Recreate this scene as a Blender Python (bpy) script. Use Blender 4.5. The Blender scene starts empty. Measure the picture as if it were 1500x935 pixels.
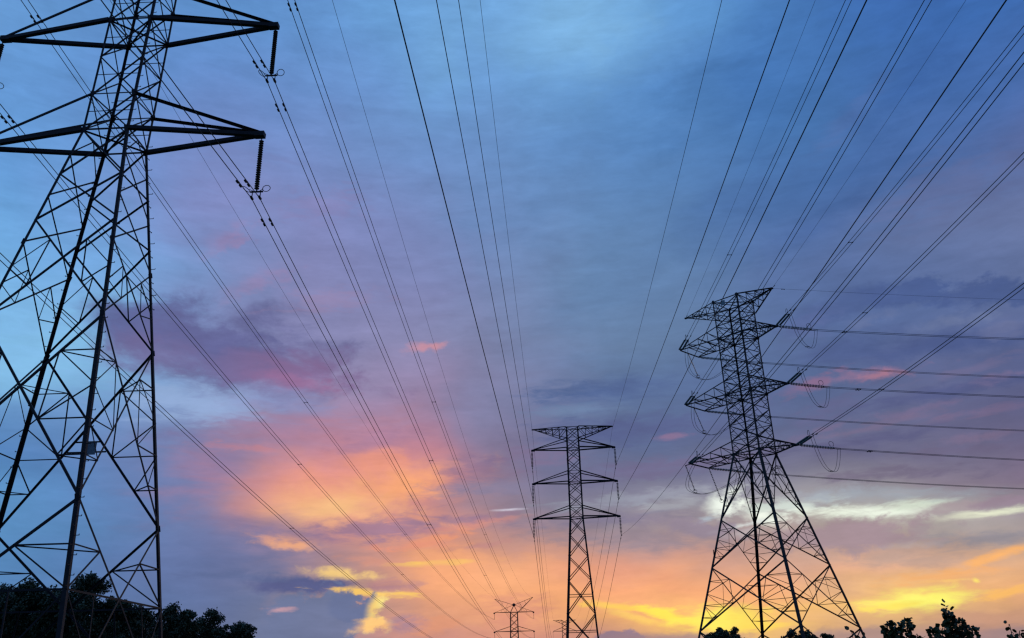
import bpy, math, random
import numpy as np
from mathutils import Vector, Matrix

random.seed(7)
rng = np.random.default_rng(7)
SC = bpy.context.scene
COL = SC.collection
R = math.radians

# ---------------------------------------------------------------- camera
cam_d = bpy.data.cameras.new("camera")
cam = bpy.data.objects.new("camera", cam_d)
COL.objects.link(cam)
SC.camera = cam
PITCH, ROLL = 0.476337, -0.022127
cam_d.sensor_fit = 'HORIZONTAL'
cam_d.sensor_width = 36.0
cam_d.lens = 36.0 * 1305.98 / 1500.0
cam_d.shift_y = -127.5 / 1500.0          # the photograph is a crop of a taller frame
cam_d.clip_start = 0.1
cam_d.clip_end = 20000.0
fw = Vector((0, math.cos(PITCH), math.sin(PITCH)))
up = Vector((0, -math.sin(PITCH), math.cos(PITCH)))
ri = Vector((1, 0, 0))
rr = ri * math.cos(ROLL) + up * math.sin(ROLL)
uu = up * math.cos(ROLL) - ri * math.sin(ROLL)
cam.matrix_world = Matrix(((rr.x, uu.x, -fw.x, 0), (rr.y, uu.y, -fw.y, 0), (rr.z, uu.z, -fw.z, 1.6), (0, 0, 0, 1)))

# ---------------------------------------------------------------- colour management
SC.view_settings.view_transform = 'Standard'
SC.view_settings.look = 'None'
SC.view_settings.exposure = 0.0
SC.view_settings.gamma = 1.0
SC.view_settings.use_curve_mapping = False
SC.cycles.use_denoising = True
SC.cycles.max_bounces = 3; SC.cycles.diffuse_bounces = 1; SC.cycles.glossy_bounces = 2
SC.cycles.filter_width = 1.35

def lin(c):
    return tuple((v / 12.92 if v <= 0.04045 else ((v + 0.055) / 1.055) ** 2.4) for v in (x / 255.0 for x in c))

# ---------------------------------------------------------------- sky (world): dusk clouds by compass direction and elevation
SUN_AZ, SUN_EL = R(14.2), R(9.3)
AZ = [-180, -120, -70, -42, -38, -34, -30, -26, -22, -18, -14, -10, -6, -2, 2, 6, 10, 14, 18, 22, 26, 30, 34, 38, 42, 70, 120, 180]
EL = [0, 2, 3, 4, 5.5, 7, 8.5, 10, 12, 14, 17, 20, 24, 28, 32, 36, 40, 44, 75]
# one row of sRGB colours per elevation, one entry per azimuth (0 = due ahead, + = to the right)
ROWS = [
    [(70,95,145), (70,95,145), (88,134,188), (88,134,188), (88,134,188), (88,134,188), (88,134,188), (91,130,183), (98,121,170), (100,115,157), (108,117,152), (145,127,144), (201,142,133), (211,140,126), (197,133,126), (183,134,125), (225,183,109), (208,165,120), (179,138,132), (165,132,132), (161,127,128), (160,126,128), (160,126,128), (160,126,128), (160,126,128), (160,126,128), (70,95,145), (70,95,145)],
    [(70,95,145), (70,95,145), (88,134,188), (88,134,188), (88,134,188), (88,134,188), (88,134,188), (92,129,181), (98,120,169), (100,114,157), (108,117,152), (147,127,144), (201,142,133), (211,140,126), (198,134,126), (181,132,126), (222,180,110), (211,168,118), (181,138,132), (166,132,132), (161,127,129), (166,129,127), (173,133,126), (181,137,124), (190,142,123), (190,142,123), (70,95,145), (70,95,145)],
    [(70,95,145), (70,95,145), (88,134,188), (88,134,188), (88,134,188), (88,134,188), (88,134,188), (92,129,181), (98,120,168), (100,114,156), (108,117,152), (148,128,143), (203,143,133), (214,143,126), (205,140,124), (194,141,122), (229,181,107), (223,175,113), (205,158,124), (208,165,121), (201,152,121), (203,149,120), (211,153,119), (218,157,118), (224,161,117), (224,161,117), (70,95,145), (70,95,145)],
    [(70,95,145), (70,95,145), (84,132,184), (84,132,184), (85,132,185), (85,133,185), (85,133,185), (88,126,178), (93,118,167), (98,114,157), (105,116,152), (151,131,141), (215,151,127), (231,159,122), (234,163,116), (233,168,109), (245,186,99), (242,185,105), (236,182,115), (242,191,115), (229,170,118), (227,163,117), (232,166,116), (238,169,115), (235,170,118), (235,170,118), (70,95,145), (70,95,145)],
    [(70,95,145), (70,95,145), (86,136,190), (86,136,190), (86,136,189), (86,135,189), (85,135,188), (87,127,180), (90,118,169), (96,113,159), (106,116,154), (161,134,139), (229,158,121), (242,165,116), (245,166,115), (243,163,118), (243,167,119), (235,167,128), (224,167,139), (223,172,142), (220,168,130), (211,164,128), (194,159,134), (175,154,142), (166,152,148), (166,152,148), (70,95,145), (70,95,145)],
    [(70,95,145), (70,95,145), (87,140,192), (87,140,192), (86,138,190), (86,138,190), (86,137,190), (88,130,184), (92,121,173), (100,114,160), (127,120,155), (177,136,139), (227,153,122), (218,152,122), (207,148,128), (194,144,135), (193,143,134), (184,142,136), (168,143,142), (165,142,140), (167,150,146), (165,151,150), (163,151,153), (161,150,157), (151,139,151), (151,139,151), (70,95,145), (70,95,145)],
    [(70,95,145), (70,95,145), (93,148,200), (93,148,200), (93,149,201), (92,147,199), (90,145,197), (90,136,189), (95,125,176), (112,118,160), (167,130,147), (196,138,137), (207,142,130), (173,132,137), (152,129,143), (141,131,147), (152,136,146), (157,144,150), (158,156,157), (172,170,167), (169,164,166), (150,138,151), (140,126,143), (129,112,135), (118,105,131), (118,105,131), (70,95,145), (70,95,145)],
    [(70,95,145), (70,95,145), (86,135,190), (86,135,190), (89,139,193), (90,142,195), (91,145,197), (93,138,193), (101,126,178), (127,121,158), (210,144,132), (219,143,128), (196,134,134), (149,126,144), (129,124,149), (127,125,149), (134,134,152), (138,138,153), (139,138,152), (137,132,148), (127,116,138), (121,106,132), (113,102,131), (104,98,130), (99,96,131), (99,96,131), (70,95,145), (70,95,145)],
    [(70,95,145), (70,95,145), (94,144,197), (94,144,197), (85,133,189), (81,127,185), (83,130,187), (95,134,190), (112,127,176), (144,124,157), (207,142,141), (223,143,133), (211,137,131), (148,122,143), (114,112,146), (99,105,142), (97,103,141), (96,102,139), (98,100,135), (97,98,133), (98,98,132), (99,96,131), (96,95,131), (93,94,132), (89,93,133), (89,93,133), (70,95,145), (70,95,145)],
    [(70,95,145), (70,95,145), (125,184,227), (125,184,227), (115,171,217), (107,160,210), (101,151,203), (105,144,197), (116,134,181), (134,128,167), (164,132,161), (179,130,154), (179,126,148), (139,121,152), (107,112,150), (82,101,144), (80,99,143), (80,97,141), (82,95,138), (89,97,137), (95,98,136), (90,93,133), (87,92,134), (86,93,136), (85,95,140), (85,95,140), (70,95,145), (70,95,145)],
    [(70,95,145), (70,95,145), (132,192,235), (132,192,235), (131,191,234), (130,190,233), (128,183,227), (125,166,213), (131,163,208), (136,152,195), (142,139,177), (150,136,173), (151,134,170), (130,129,166), (108,121,161), (86,111,155), (81,107,152), (78,103,150), (76,100,148), (82,100,146), (89,100,144), (85,97,142), (84,97,144), (86,101,148), (95,110,155), (95,110,155), (70,95,145), (70,95,145)],
    [(70,95,145), (70,95,145), (121,181,231), (121,181,231), (125,185,233), (128,188,234), (127,182,229), (122,164,213), (118,140,188), (124,134,180), (133,134,178), (137,136,178), (136,136,177), (124,134,174), (112,130,170), (99,127,167), (94,123,164), (91,118,162), (84,109,156), (80,103,153), (85,106,155), (93,110,156), (102,118,161), (109,127,167), (107,123,165), (107,123,165), (70,95,145), (70,95,145)],
    [(70,95,145), (70,95,145), (108,165,224), (108,165,224), (111,169,226), (114,173,228), (117,171,226), (119,167,222), (122,155,208), (126,142,192), (132,135,182), (131,135,182), (128,135,182), (119,136,180), (111,135,178), (102,134,176), (96,129,173), (90,122,169), (86,113,164), (86,110,161), (93,114,162), (98,116,162), (102,116,160), (99,112,158), (95,110,160), (95,110,160), (70,95,145), (70,95,145)],
    [(70,95,145), (70,95,145), (100,153,214), (100,153,214), (102,155,216), (104,159,219), (109,156,215), (116,150,208), (123,142,198), (126,140,193), (128,136,188), (124,137,189), (119,138,189), (112,139,189), (105,138,187), (97,135,184), (90,129,179), (83,122,174), (76,114,170), (70,108,166), (74,106,163), (79,106,162), (90,108,162), (86,108,164), (79,108,168), (79,108,168), (70,95,145), (70,95,145)],
    [(70,95,145), (70,95,145), (103,154,214), (103,154,214), (102,153,213), (101,152,212), (100,147,207), (107,143,203), (117,140,198), (116,140,197), (116,141,197), (114,144,199), (110,145,200), (107,145,199), (101,143,197), (93,138,194), (86,132,189), (80,126,184), (75,121,180), (70,116,175), (68,110,172), (66,106,170), (70,107,171), (69,108,174), (65,108,176), (65,108,176), (70,95,145), (70,95,145)],
    [(70,95,145), (70,95,145), (105,157,215), (105,157,215), (105,157,215), (101,152,211), (98,146,206), (100,144,206), (104,143,205), (105,144,204), (107,146,205), (108,151,209), (108,154,210), (108,155,210), (105,154,208), (100,150,206), (93,143,201), (83,132,192), (74,123,185), (70,118,181), (65,112,177), (61,106,175), (61,107,176), (62,108,178), (62,108,178), (62,108,178), (70,95,145), (70,95,145)],
    [(70,95,145), (70,95,145), (105,157,215), (105,157,215), (105,157,215), (100,151,210), (97,147,207), (96,146,206), (96,146,206), (100,148,208), (103,152,211), (106,158,214), (110,162,217), (113,165,219), (115,167,220), (116,169,220), (112,166,218), (98,151,209), (85,138,200), (74,125,189), (65,113,181), (62,108,177), (61,106,176), (62,108,178), (62,108,178), (62,108,178), (70,95,145), (70,95,145)],
    [(70,95,145), (70,95,145), (105,157,215), (105,157,215), (103,155,213), (99,149,209), (96,146,206), (95,145,205), (97,147,207), (99,149,209), (103,154,213), (106,160,216), (111,165,220), (115,169,222), (119,173,225), (122,177,227), (122,177,226), (105,159,214), (87,141,202), (77,128,192), (66,115,182), (63,110,178), (60,105,175), (61,107,177), (62,108,178), (62,108,178), (70,95,145), (70,95,145)],
    [(88,135,195), (88,135,195), (88,135,195), (88,135,195), (88,135,195), (88,135,195), (88,135,195), (88,135,195), (88,135,195), (88,135,195), (88,135,195), (88,135,195), (88,135,195), (88,135,195), (88,135,195), (88,135,195), (88,135,195), (88,135,195), (88,135,195), (88,135,195), (88,135,195), (88,135,195), (88,135,195), (88,135,195), (88,135,195), (88,135,195), (88,135,195), (88,135,195)]]
# cloud masses: azimuth, elevation, half sizes (deg), tilt, colour, opacity, softness, grain, ragged edge
CLOUDS = [
    (5.1, 39.83, 7.19, 3.95, 6.5, (138, 192, 235), 0.5, 1.0, 'p', 0.4),
    (-5.45, 38.52, 3.28, 4.62, -26.4, (122, 176, 226), 0.4, 1.0, 'p', 0.4),
    (14.72, 39.88, 4.73, 1.61, -8.4, (98, 158, 218), 0.35, 0.9, 's', 0.5),
    (19.5, 35.32, 4.3, 4.84, 19.4, (62, 112, 178), 0.4, 0.9, 's', 0.5),
    (26.34, 28.85, 5.32, 2.35, 16.9, (62, 104, 168), 0.35, 0.9, 's', 0.6),
    (24.31, 31.39, 3.9, 0.87, 32.4, (98, 118, 172), 0.25, 0.9, 'w', 0.5),
    (29.74, 25.97, 5.26, 1.9, 6.0, (104, 112, 158), 0.4, 0.9, 'w', 0.6),
    (-19.83, 28.39, 4.94, 2.9, 27.4, (135, 138, 192), 0.4, 0.9, 's', 0.6),
    (-26.4, 20.07, 4.19, 2.33, 7.8, (135, 195, 238), 0.5, 0.9, 's', 0.6),
    (-29.84, 16.86, 3.84, 2.59, 7.7, (138, 198, 238), 0.5, 0.9, 's', 0.6),
    (-23.82, 20.07, 4.35, 1.9, -1.2, (94, 108, 162), 1.0, 0.75, 'p', 0.6),
    (-18.72, 19.2, 7.73, 2.7, -7.3, (102, 104, 152), 1.0, 0.75, 'p', 0.55),
    (-20.22, 19.36, 4.94, 1.62, -2.7, (98, 100, 150), 0.8, 0.7, 'q', 0.6),
    (-14.75, 18.11, 5.37, 1.66, -6.8, (132, 106, 150), 0.95, 0.75, 'p', 0.6),
    (-14.05, 17.52, 3.44, 0.66, -5.1, (152, 108, 150), 0.7, 0.9, 'q', 0.7),
    (-22.15, 18.56, 5.19, 1.12, 0.7, (118, 110, 158), 0.7, 0.8, 'p', 0.7),
    (-20.11, 15.83, 4.79, 1.19, -0.8, (150, 176, 218), 0.75, 0.8, 'w', 0.7),
    (-14.78, 16.24, 3.8, 1.02, -7.2, (140, 150, 200), 0.5, 0.9, 'w', 0.7),
    (-19.56, 25.98, 2.2, 0.91, 31.7, (170, 132, 172), 0.4, 1.0, 'q', 0.7),
    (-17.54, 23.36, 2.63, 0.84, 25.3, (165, 132, 172), 0.4, 1.0, 'q', 0.7),
    (-12.74, 22.66, 3.63, 0.85, 8.4, (160, 135, 172), 0.4, 0.9, 'w', 0.9),
    (-13.38, 28.64, 3.34, 1.07, 4.5, (140, 134, 184), 0.5, 0.9, 'w', 0.9),
    (-6.31, 19.85, 1.37, 0.39, 6.8, (205, 145, 160), 0.8, 1.0, 'q', 0.8),
    (-5.16, 20.08, 0.74, 0.22, 10.4, (200, 144, 160), 0.7, 1.0, 'q', 0.7),
    (-14.61, 14.61, 6.26, 1.38, -0.6, (160, 122, 155), 0.55, 0.9, 's', 0.7),
    (-17.37, 13.48, 2.82, 0.4, -1.2, (195, 135, 150), 0.7, 0.9, 'w', 0.9),
    (-19.17, 12.02, 2.34, 1.93, 2.8, (132, 120, 165), 0.5, 0.9, 's', 0.6),
    (-12.28, 11.87, 9.54, 3.91, 5.3, (212, 140, 148), 0.75, 1.0, 's', 0.4),
    (-11.98, 10.76, 7.0, 2.45, 4.0, (246, 160, 128), 0.85, 1.0, 'p', 0.4),
    (-11.33, 10.22, 4.94, 1.42, 4.8, (255, 200, 138), 0.85, 1.0, 'p', 0.35),
    (-7.14, 11.73, 3.92, 1.38, 14.2, (255, 172, 122), 0.95, 1.0, 'p', 0.5),
    (-8.56, 13.06, 2.14, 0.73, 10.7, (240, 155, 130), 0.7, 0.8, 'p', 0.9),
    (-13.99, 8.24, 2.18, 0.38, -7.2, (245, 170, 125), 0.9, 0.8, 'w', 0.8),
    (-8.36, 8.95, 6.21, 0.78, 5.1, (150, 118, 150), 0.75, 0.8, 'w', 0.8),
    (-2.5, 12.33, 2.6, 1.06, -0.7, (140, 112, 145), 0.6, 0.9, 'w', 0.8),
    (-17.82, 7.69, 5.71, 2.23, 1.2, (98, 114, 162), 0.6, 0.9, 's', 0.5),
    (-12.66, 5.77, 3.61, 0.56, -0.9, (86, 92, 140), 1.0, 0.6, 'q', 0.4),
    (-16.5, 6.23, 3.81, 0.37, 0.6, (90, 106, 152), 0.5, 0.9, 'w', 0.8),
    (-10.65, 6.37, 2.4, 0.38, -5.0, (255, 212, 130), 0.9, 0.9, 'q', 0.6),
    (-8.79, 5.39, 3.0, 0.26, -4.4, (255, 205, 105), 0.95, 0.75, 'w', 0.8),
    (-4.16, 6.33, 2.46, 1.3, -0.7, (250, 165, 112), 0.6, 0.9, 's', 0.6),
    (-5.2, 6.99, 3.09, 0.19, 1.4, (255, 215, 85), 1.0, 0.7, 'w', 0.6),
    (-8.27, 7.05, 2.44, 0.31, -4.2, (220, 150, 130), 0.6, 0.8, 'w', 0.7),
    (-7.61, 5.83, 2.02, 0.38, 3.6, (178, 128, 138), 0.9, 0.7, 'q', 0.6),
    (-5.02, 8.35, 2.5, 0.35, 9.5, (240, 155, 118), 0.75, 0.8, 'w', 1.0),
    (-6.25, 7.97, 2.9, 0.23, 2.7, (235, 150, 125), 0.7, 0.8, 'w', 1.0),
    (-2.93, 9.11, 2.95, 0.28, 7.3, (225, 145, 128), 0.6, 0.8, 'w', 1.0),
    (-5.04, 9.33, 1.68, 0.2, -12.4, (240, 160, 125), 0.7, 0.8, 'w', 1.0),
    (-11.84, 3.79, 3.26, 1.66, -0.4, (104, 116, 154), 0.95, 0.3, 'q', 0.45),
    (-9.94, 4.66, 1.34, 0.88, -0.4, (100, 112, 152), 0.95, 0.3, 'q', 0.5),
    (-8.43, 4.57, 0.96, 0.63, 59.5, (255, 216, 122), 1.0, 0.8, 'q', 0.8),
    (-8.08, 4.72, 0.4, 0.52, 69.5, (255, 232, 140), 0.9, 0.8, 'q', 0.5),
    (-8.7, 3.55, 1.34, 0.47, 11.4, (255, 200, 125), 1.0, 0.8, 'q', 0.9),
    (-14.02, 4.49, 0.84, 0.22, 5.9, (200, 155, 165), 0.8, 0.8, 'w', 0.8),
    (-6.92, 3.64, 1.03, 0.51, -0.7, (165, 128, 148), 0.8, 0.6, 'p', 0.8),
    (-4.93, 3.61, 2.4, 0.59, -0.9, (235, 155, 120), 0.6, 0.8, 'w', 0.8),
    (-1.9, 6.18, 6.17, 1.68, -1.0, (255, 178, 128), 0.9, 0.95, 's', 0.5),
    (-0.1, 4.08, 2.42, 1.11, -1.2, (215, 140, 125), 0.6, 0.9, 'w', 0.7),
    (-1.65, 11.3, 5.16, 0.57, 2.1, (128, 125, 158), 0.6, 0.9, 'w', 0.7),
    (-0.6, 9.99, 1.19, 0.1, 1.9, (210, 205, 222), 0.95, 0.8, 'w', 0.3),
    (7.28, 10.43, 6.29, 0.48, 3.5, (146, 152, 172), 0.8, 0.8, 'w', 0.8),
    (9.54, 10.0, 2.89, 0.39, 9.1, (160, 165, 178), 0.7, 0.8, 'w', 0.8),
    (5.5, 9.22, 7.11, 0.47, 0.9, (120, 114, 145), 0.8, 0.9, 'w', 0.6),
    (7.09, 8.14, 7.0, 0.86, -2.2, (142, 128, 146), 0.8, 0.9, 'w', 0.6),
    (5.84, 17.01, 5.8, 0.84, 2.1, (76, 100, 150), 1.0, 0.85, 'w', 0.5),
    (4.2, 15.73, 4.44, 0.5, 0.7, (108, 136, 174), 0.6, 0.9, 'w', 0.6),
    (7.62, 14.4, 7.37, 1.16, 0.9, (78, 92, 143), 0.9, 0.85, 'w', 0.5),
    (9.74, 13.95, 1.71, 0.25, 1.5, (150, 115, 150), 0.6, 0.9, 'w', 0.8),
    (8.92, 12.16, 6.33, 0.65, 4.9, (104, 98, 140), 0.7, 0.8, 'w', 0.7),
    (0.99, 13.09, 3.05, 0.66, -1.4, (130, 112, 150), 0.6, 0.9, 'w', 0.8),
    (5.71, 6.27, 5.3, 0.99, -1.8, (240, 155, 126), 0.4, 0.9, 's', 0.6),
    (5.77, 4.38, 2.8, 0.22, -7.6, (255, 205, 90), 0.85, 0.8, 'w', 0.7),
    (8.52, 3.93, 1.97, 0.37, -15.8, (255, 228, 80), 0.95, 0.75, 'w', 0.6),
    (11.79, 3.46, 3.07, 0.86, -1.9, (255, 234, 95), 1.0, 0.8, 'w', 0.5),
    (13.67, 3.15, 2.27, 0.5, -2.0, (255, 215, 90), 0.8, 0.8, 'w', 0.6),
    (13.14, 4.87, 4.24, 0.88, -2.3, (250, 170, 120), 0.5, 0.9, 's', 0.6),
    (12.77, 9.82, 1.53, 0.74, 8.6, (240, 250, 240), 1.0, 0.8, 'q', 0.55),
    (11.49, 9.04, 1.05, 0.27, 17.0, (170, 185, 200), 0.8, 0.8, 'w', 0.8),
    (14.84, 9.08, 1.81, 0.65, -15.6, (242, 250, 238), 1.0, 0.8, 'q', 0.6),
    (13.45, 8.54, 1.98, 0.15, 8.8, (215, 222, 222), 0.8, 0.9, 'q', 0.7),
    (16.55, 9.42, 3.11, 0.57, -0.0, (205, 218, 212), 0.9, 0.7, 'w', 0.7),
    (20.3, 8.84, 5.37, 0.44, -3.5, (236, 246, 230), 1.0, 0.9, 'w', 0.5),
    (23.3, 9.04, 2.14, 0.29, -1.1, (215, 228, 210), 0.9, 0.8, 'w', 0.7),
    (25.36, 8.66, 2.06, 0.32, 4.6, (165, 150, 158), 0.85, 0.6, 'q', 0.6),
    (26.81, 8.17, 2.84, 0.28, 2.6, (228, 232, 205), 0.95, 0.9, 'w', 0.6),
    (28.12, 8.68, 1.97, 0.35, -0.9, (150, 130, 150), 0.85, 0.6, 'q', 0.6),
    (18.6, 9.96, 3.44, 0.45, 3.4, (152, 162, 178), 0.8, 1.0, 'q', 0.7),
    (21.94, 9.53, 5.47, 0.48, -3.1, (156, 166, 180), 0.7, 1.0, 'w', 0.6),
    (11.22, 8.47, 3.23, 0.54, -8.9, (138, 126, 150), 0.9, 0.6, 'q', 0.5),
    (19.69, 7.58, 4.8, 0.95, -1.0, (156, 134, 148), 0.95, 0.5, 'q', 0.5),
    (25.1, 7.53, 3.76, 0.7, -1.8, (165, 158, 160), 0.6, 0.9, 'w', 0.7),
    (26.66, 6.87, 2.98, 0.48, -0.8, (138, 136, 152), 0.7, 0.8, 'w', 0.7),
    (22.32, 6.13, 5.27, 0.56, -3.8, (178, 152, 146), 0.6, 0.9, 'w', 0.7),
    (26.78, 5.99, 2.95, 0.31, 12.7, (255, 180, 100), 0.8, 0.8, 'w', 0.6),
    (23.52, 5.17, 3.77, 0.35, 2.5, (250, 178, 112), 0.7, 0.8, 'w', 0.7),
    (22.4, 4.01, 3.17, 0.65, 2.1, (255, 246, 112), 1.0, 0.75, 'w', 0.4),
    (22.74, 4.0, 1.71, 0.41, 1.1, (255, 252, 120), 0.8, 0.9, 'q', 0.4),
    (20.76, 3.75, 2.11, 0.24, 3.3, (255, 228, 95), 0.8, 0.8, 'w', 0.6),
    (24.33, 4.94, 1.55, 0.1, -0.5, (252, 205, 120), 0.6, 1.0, 'q', 0.9),
    (25.51, 4.87, 0.23, 0.17, -3.6, (255, 232, 105), 0.9, 1.0, 'q', 0.5),
    (26.65, 4.12, 2.58, 0.27, 8.6, (255, 190, 95), 0.7, 0.8, 'w', 0.7),
    (18.45, 4.92, 2.92, 0.85, -2.9, (212, 165, 132), 0.5, 0.9, 's', 0.5),
    (25.36, 2.85, 3.9, 0.66, 2.4, (196, 145, 122), 0.7, 0.8, 'w', 0.6),
    (5.64, 2.56, 1.34, 0.47, -1.4, (138, 114, 138), 1.0, 0.25, 'q', 0.3),
    (9.72, 2.31, 4.24, 0.5, -1.6, (145, 118, 135), 0.8, 0.5, 'p', 0.6),
    (18.68, 2.17, 3.91, 0.61, -2.0, (156, 128, 134), 0.85, 0.6, 'p', 0.6),
    (25.45, 1.86, 4.5, 0.71, -0.2, (150, 124, 132), 0.8, 0.7, 'w', 0.6),
    (21.64, 20.59, 4.05, 0.88, 9.3, (72, 94, 146), 0.9, 0.7, 'p', 0.6),
    (25.76, 20.72, 3.44, 0.86, -6.4, (70, 92, 146), 0.9, 0.5, 'q', 0.5),
    (30.35, 19.82, 3.5, 0.89, -8.0, (70, 90, 142), 0.9, 0.5, 'q', 0.5),
    (27.79, 18.66, 2.9, 0.53, -0.4, (108, 122, 162), 0.6, 0.9, 'q', 0.7),
    (23.07, 19.55, 1.97, 0.4, 13.0, (104, 118, 160), 0.5, 0.9, 'q', 0.7),
    (26.35, 17.49, 6.24, 0.91, 0.6, (68, 86, 138), 0.9, 0.8, 'p', 0.6),
    (20.94, 18.14, 3.99, 0.88, 7.2, (70, 90, 142), 0.85, 0.8, 'p', 0.6),
    (30.53, 17.83, 1.71, 0.66, -1.2, (110, 118, 158), 0.5, 0.9, 'w', 0.8),
    (21.61, 16.47, 3.71, 0.43, 0.5, (150, 112, 145), 0.6, 1.0, 'q', 0.8),
    (22.98, 16.33, 1.91, 0.23, -1.8, (175, 120, 142), 0.7, 1.0, 'q', 0.8),
    (18.52, 16.28, 2.43, 0.32, 13.6, (130, 104, 145), 0.6, 1.0, 'q', 0.8),
    (28.37, 15.13, 2.43, 0.33, 4.9, (125, 108, 145), 0.6, 1.0, 'q', 0.8),
    (24.8, 14.11, 2.92, 0.3, 6.4, (118, 104, 142), 0.6, 1.0, 'q', 0.8),
    (19.25, 13.58, 2.74, 0.31, 12.1, (120, 102, 140), 0.6, 1.0, 'q', 0.8),
    (27.63, 12.21, 3.08, 0.33, 2.5, (124, 106, 138), 0.6, 1.0, 'q', 0.8),
    (30.13, 16.36, 2.04, 0.29, 1.7, (74, 92, 142), 0.6, 1.0, 'q', 0.7),
    (18.97, 16.43, 2.01, 0.4, 13.4, (140, 105, 142), 0.6, 0.9, 'w', 0.9),
    (27.86, 15.99, 3.18, 0.3, 5.7, (112, 108, 148), 0.6, 0.9, 'w', 0.9),
    (25.73, 14.87, 5.43, 0.53, 3.8, (78, 88, 136), 0.9, 0.8, 'w', 0.6),
    (27.6, 13.53, 4.16, 0.29, 1.8, (120, 104, 140), 0.6, 0.9, 'w', 0.9),
    (22.78, 13.58, 4.49, 0.31, 7.2, (120, 104, 138), 0.5, 0.9, 'w', 0.9),
    (21.05, 12.68, 6.08, 0.46, 2.0, (80, 84, 130), 0.8, 0.9, 'w', 0.6),
    (26.76, 11.57, 4.14, 0.44, -1.0, (104, 96, 130), 0.6, 0.9, 'w', 0.9),
    (22.19, 10.75, 5.15, 0.45, -3.6, (104, 96, 128), 0.7, 0.8, 'w', 0.8),
    (19.47, 14.75, 2.76, 0.79, 23.7, (96, 96, 142), 0.5, 0.9, 'w', 0.9),
    (-8.62, 14.38, 3.9, 0.83, 10.9, (165, 125, 158), 0.5, 0.9, 'w', 0.6),
    (-21.39, 13.84, 2.7, 0.62, 3.9, (120, 120, 168), 0.5, 0.9, 'q', 0.6),
    (-2.49, 16.07, 3.58, 2.53, -0.6, (118, 130, 172), 0.4, 1, 's', 0.5),
    (-3.35, 9.51, 3.8, 0.28, 5.3, (150, 118, 145), 0.7, 0.9, 'q', 0.7),
    (-5.86, 8.82, 2.5, 0.2, -4.3, (175, 125, 140), 0.7, 0.9, 'q', 0.7),
    (-2.51, 7.93, 2.5, 0.2, 7.1, (190, 132, 132), 0.7, 0.9, 'q', 0.7),
    (-13.96, 7.94, 2.37, 0.27, -7.3, (250, 178, 130), 0.7, 0.8, 'q', 0.6),
    (19.15, 19.7, 2.48, 1.06, 12.4, (92, 108, 160), 0.5, 0.9, 'q', 0.6),
    (15.9, 15.53, 2.06, 0.73, 24.5, (88, 100, 150), 0.4, 0.9, 'q', 0.6),
    (22.47, 6.84, 2.12, 0.28, 0.9, (176, 160, 160), 0.6, 0.9, 'q', 0.7),
    (13.59, 8.15, 1.58, 0.3, 6.8, (190, 180, 182), 0.6, 0.9, 'q', 0.7),
    (6.72, 3.73, 1.98, 0.26, -15.6, (250, 205, 100), 0.7, 0.9, 'q', 0.6),
    (14.12, 14.87, 2.92, 1.22, 15.2, (80, 96, 144), 0.5, 1.0, 'q', 0.6),
    (16.57, 27.7, 6.86, 2.93, 21.8, (72, 110, 168), 0.5, 1.0, 'p', 0.6),
    (21.2, 25.69, 5.12, 1.22, 15.1, (66, 98, 156), 0.5, 1.0, 'p', 0.7),
    (12.28, 34.73, 4.56, 2.52, 23.1, (74, 124, 184), 0.4, 1.0, 'p', 0.7),
    (28.64, 32.4, 4.5, 1.9, 19.9, (56, 96, 162), 0.45, 1.0, 'p', 0.7),
    (29.21, 24.07, 5.22, 1.14, 1.9, (100, 114, 160), 0.5, 1.0, 'p', 0.7),
    (7.01, 23.05, 6.55, 2.16, 11.2, (94, 128, 174), 0.4, 1.0, 'p', 0.7),
    (0.55, 29.04, 6.02, 3.07, 8.6, (100, 138, 190), 0.35, 1.0, 'p', 0.7)]

world = bpy.data.worlds.new("World")
SC.world = world
world.use_nodes = True
nt = world.node_tree
nt.nodes.clear()
N, L = nt.nodes, nt.links

def mth(op, a, b=None, c=None):
    n = N.new('ShaderNodeMath'); n.operation = op
    for i, v in enumerate((a, b, c)):
        if v is None: continue
        if isinstance(v, (int, float)): n.inputs[i].default_value = v
        else: L.new(v, n.inputs[i])
    return n.outputs[0]

def vmth(op, a, b=None, sc=None):
    n = N.new('ShaderNodeVectorMath'); n.operation = op
    for i, v in enumerate((a, b)):
        if v is None: continue
        if isinstance(v, (tuple, list)): n.inputs[i].default_value = v
        else: L.new(v, n.inputs[i])
    if sc is not None: n.inputs['Scale'].default_value = sc
    return n.outputs['Value'] if op in ('LENGTH', 'DOT_PRODUCT') else n.outputs['Vector']

def mixc(fac, a, b, mode='MIX'):
    n = N.new('ShaderNodeMix'); n.data_type = 'RGBA'; n.blend_type = mode; n.clamp_factor = True
    if isinstance(fac, (int, float)): n.inputs[0].default_value = fac
    else: L.new(fac, n.inputs[0])
    for s, v in ((n.inputs[6], a), (n.inputs[7], b)):
        if isinstance(v, (tuple, list)): s.default_value = (*v[:3], 1)
        else: L.new(v, s)
    return n.outputs[2]

def noise(vec, scale, detail=6, rough=.55, dist=0.0):
    n = N.new('ShaderNodeTexNoise'); n.inputs['Scale'].default_value = scale
    n.inputs['Detail'].default_value = detail; n.inputs['Roughness'].default_value = rough
    n.inputs['Distortion'].default_value = dist
    L.new(vec, n.inputs['Vector'])
    return n.outputs['Fac'], n.outputs['Color']

tc = N.new('ShaderNodeTexCoord')
sep = N.new('ShaderNodeSeparateXYZ'); L.new(tc.outputs['Generated'], sep.inputs[0])
az = mth('MULTIPLY', mth('ARCTAN2', sep.outputs[0], sep.outputs[1]), 180 / math.pi)
el = mth('MULTIPLY', mth('ARCSINE', sep.outputs[2]), 180 / math.pi)
cmb = N.new('ShaderNodeCombineXYZ'); L.new(az, cmb.inputs[0]); L.new(el, cmb.inputs[1])
AE = cmb.outputs[0]

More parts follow.
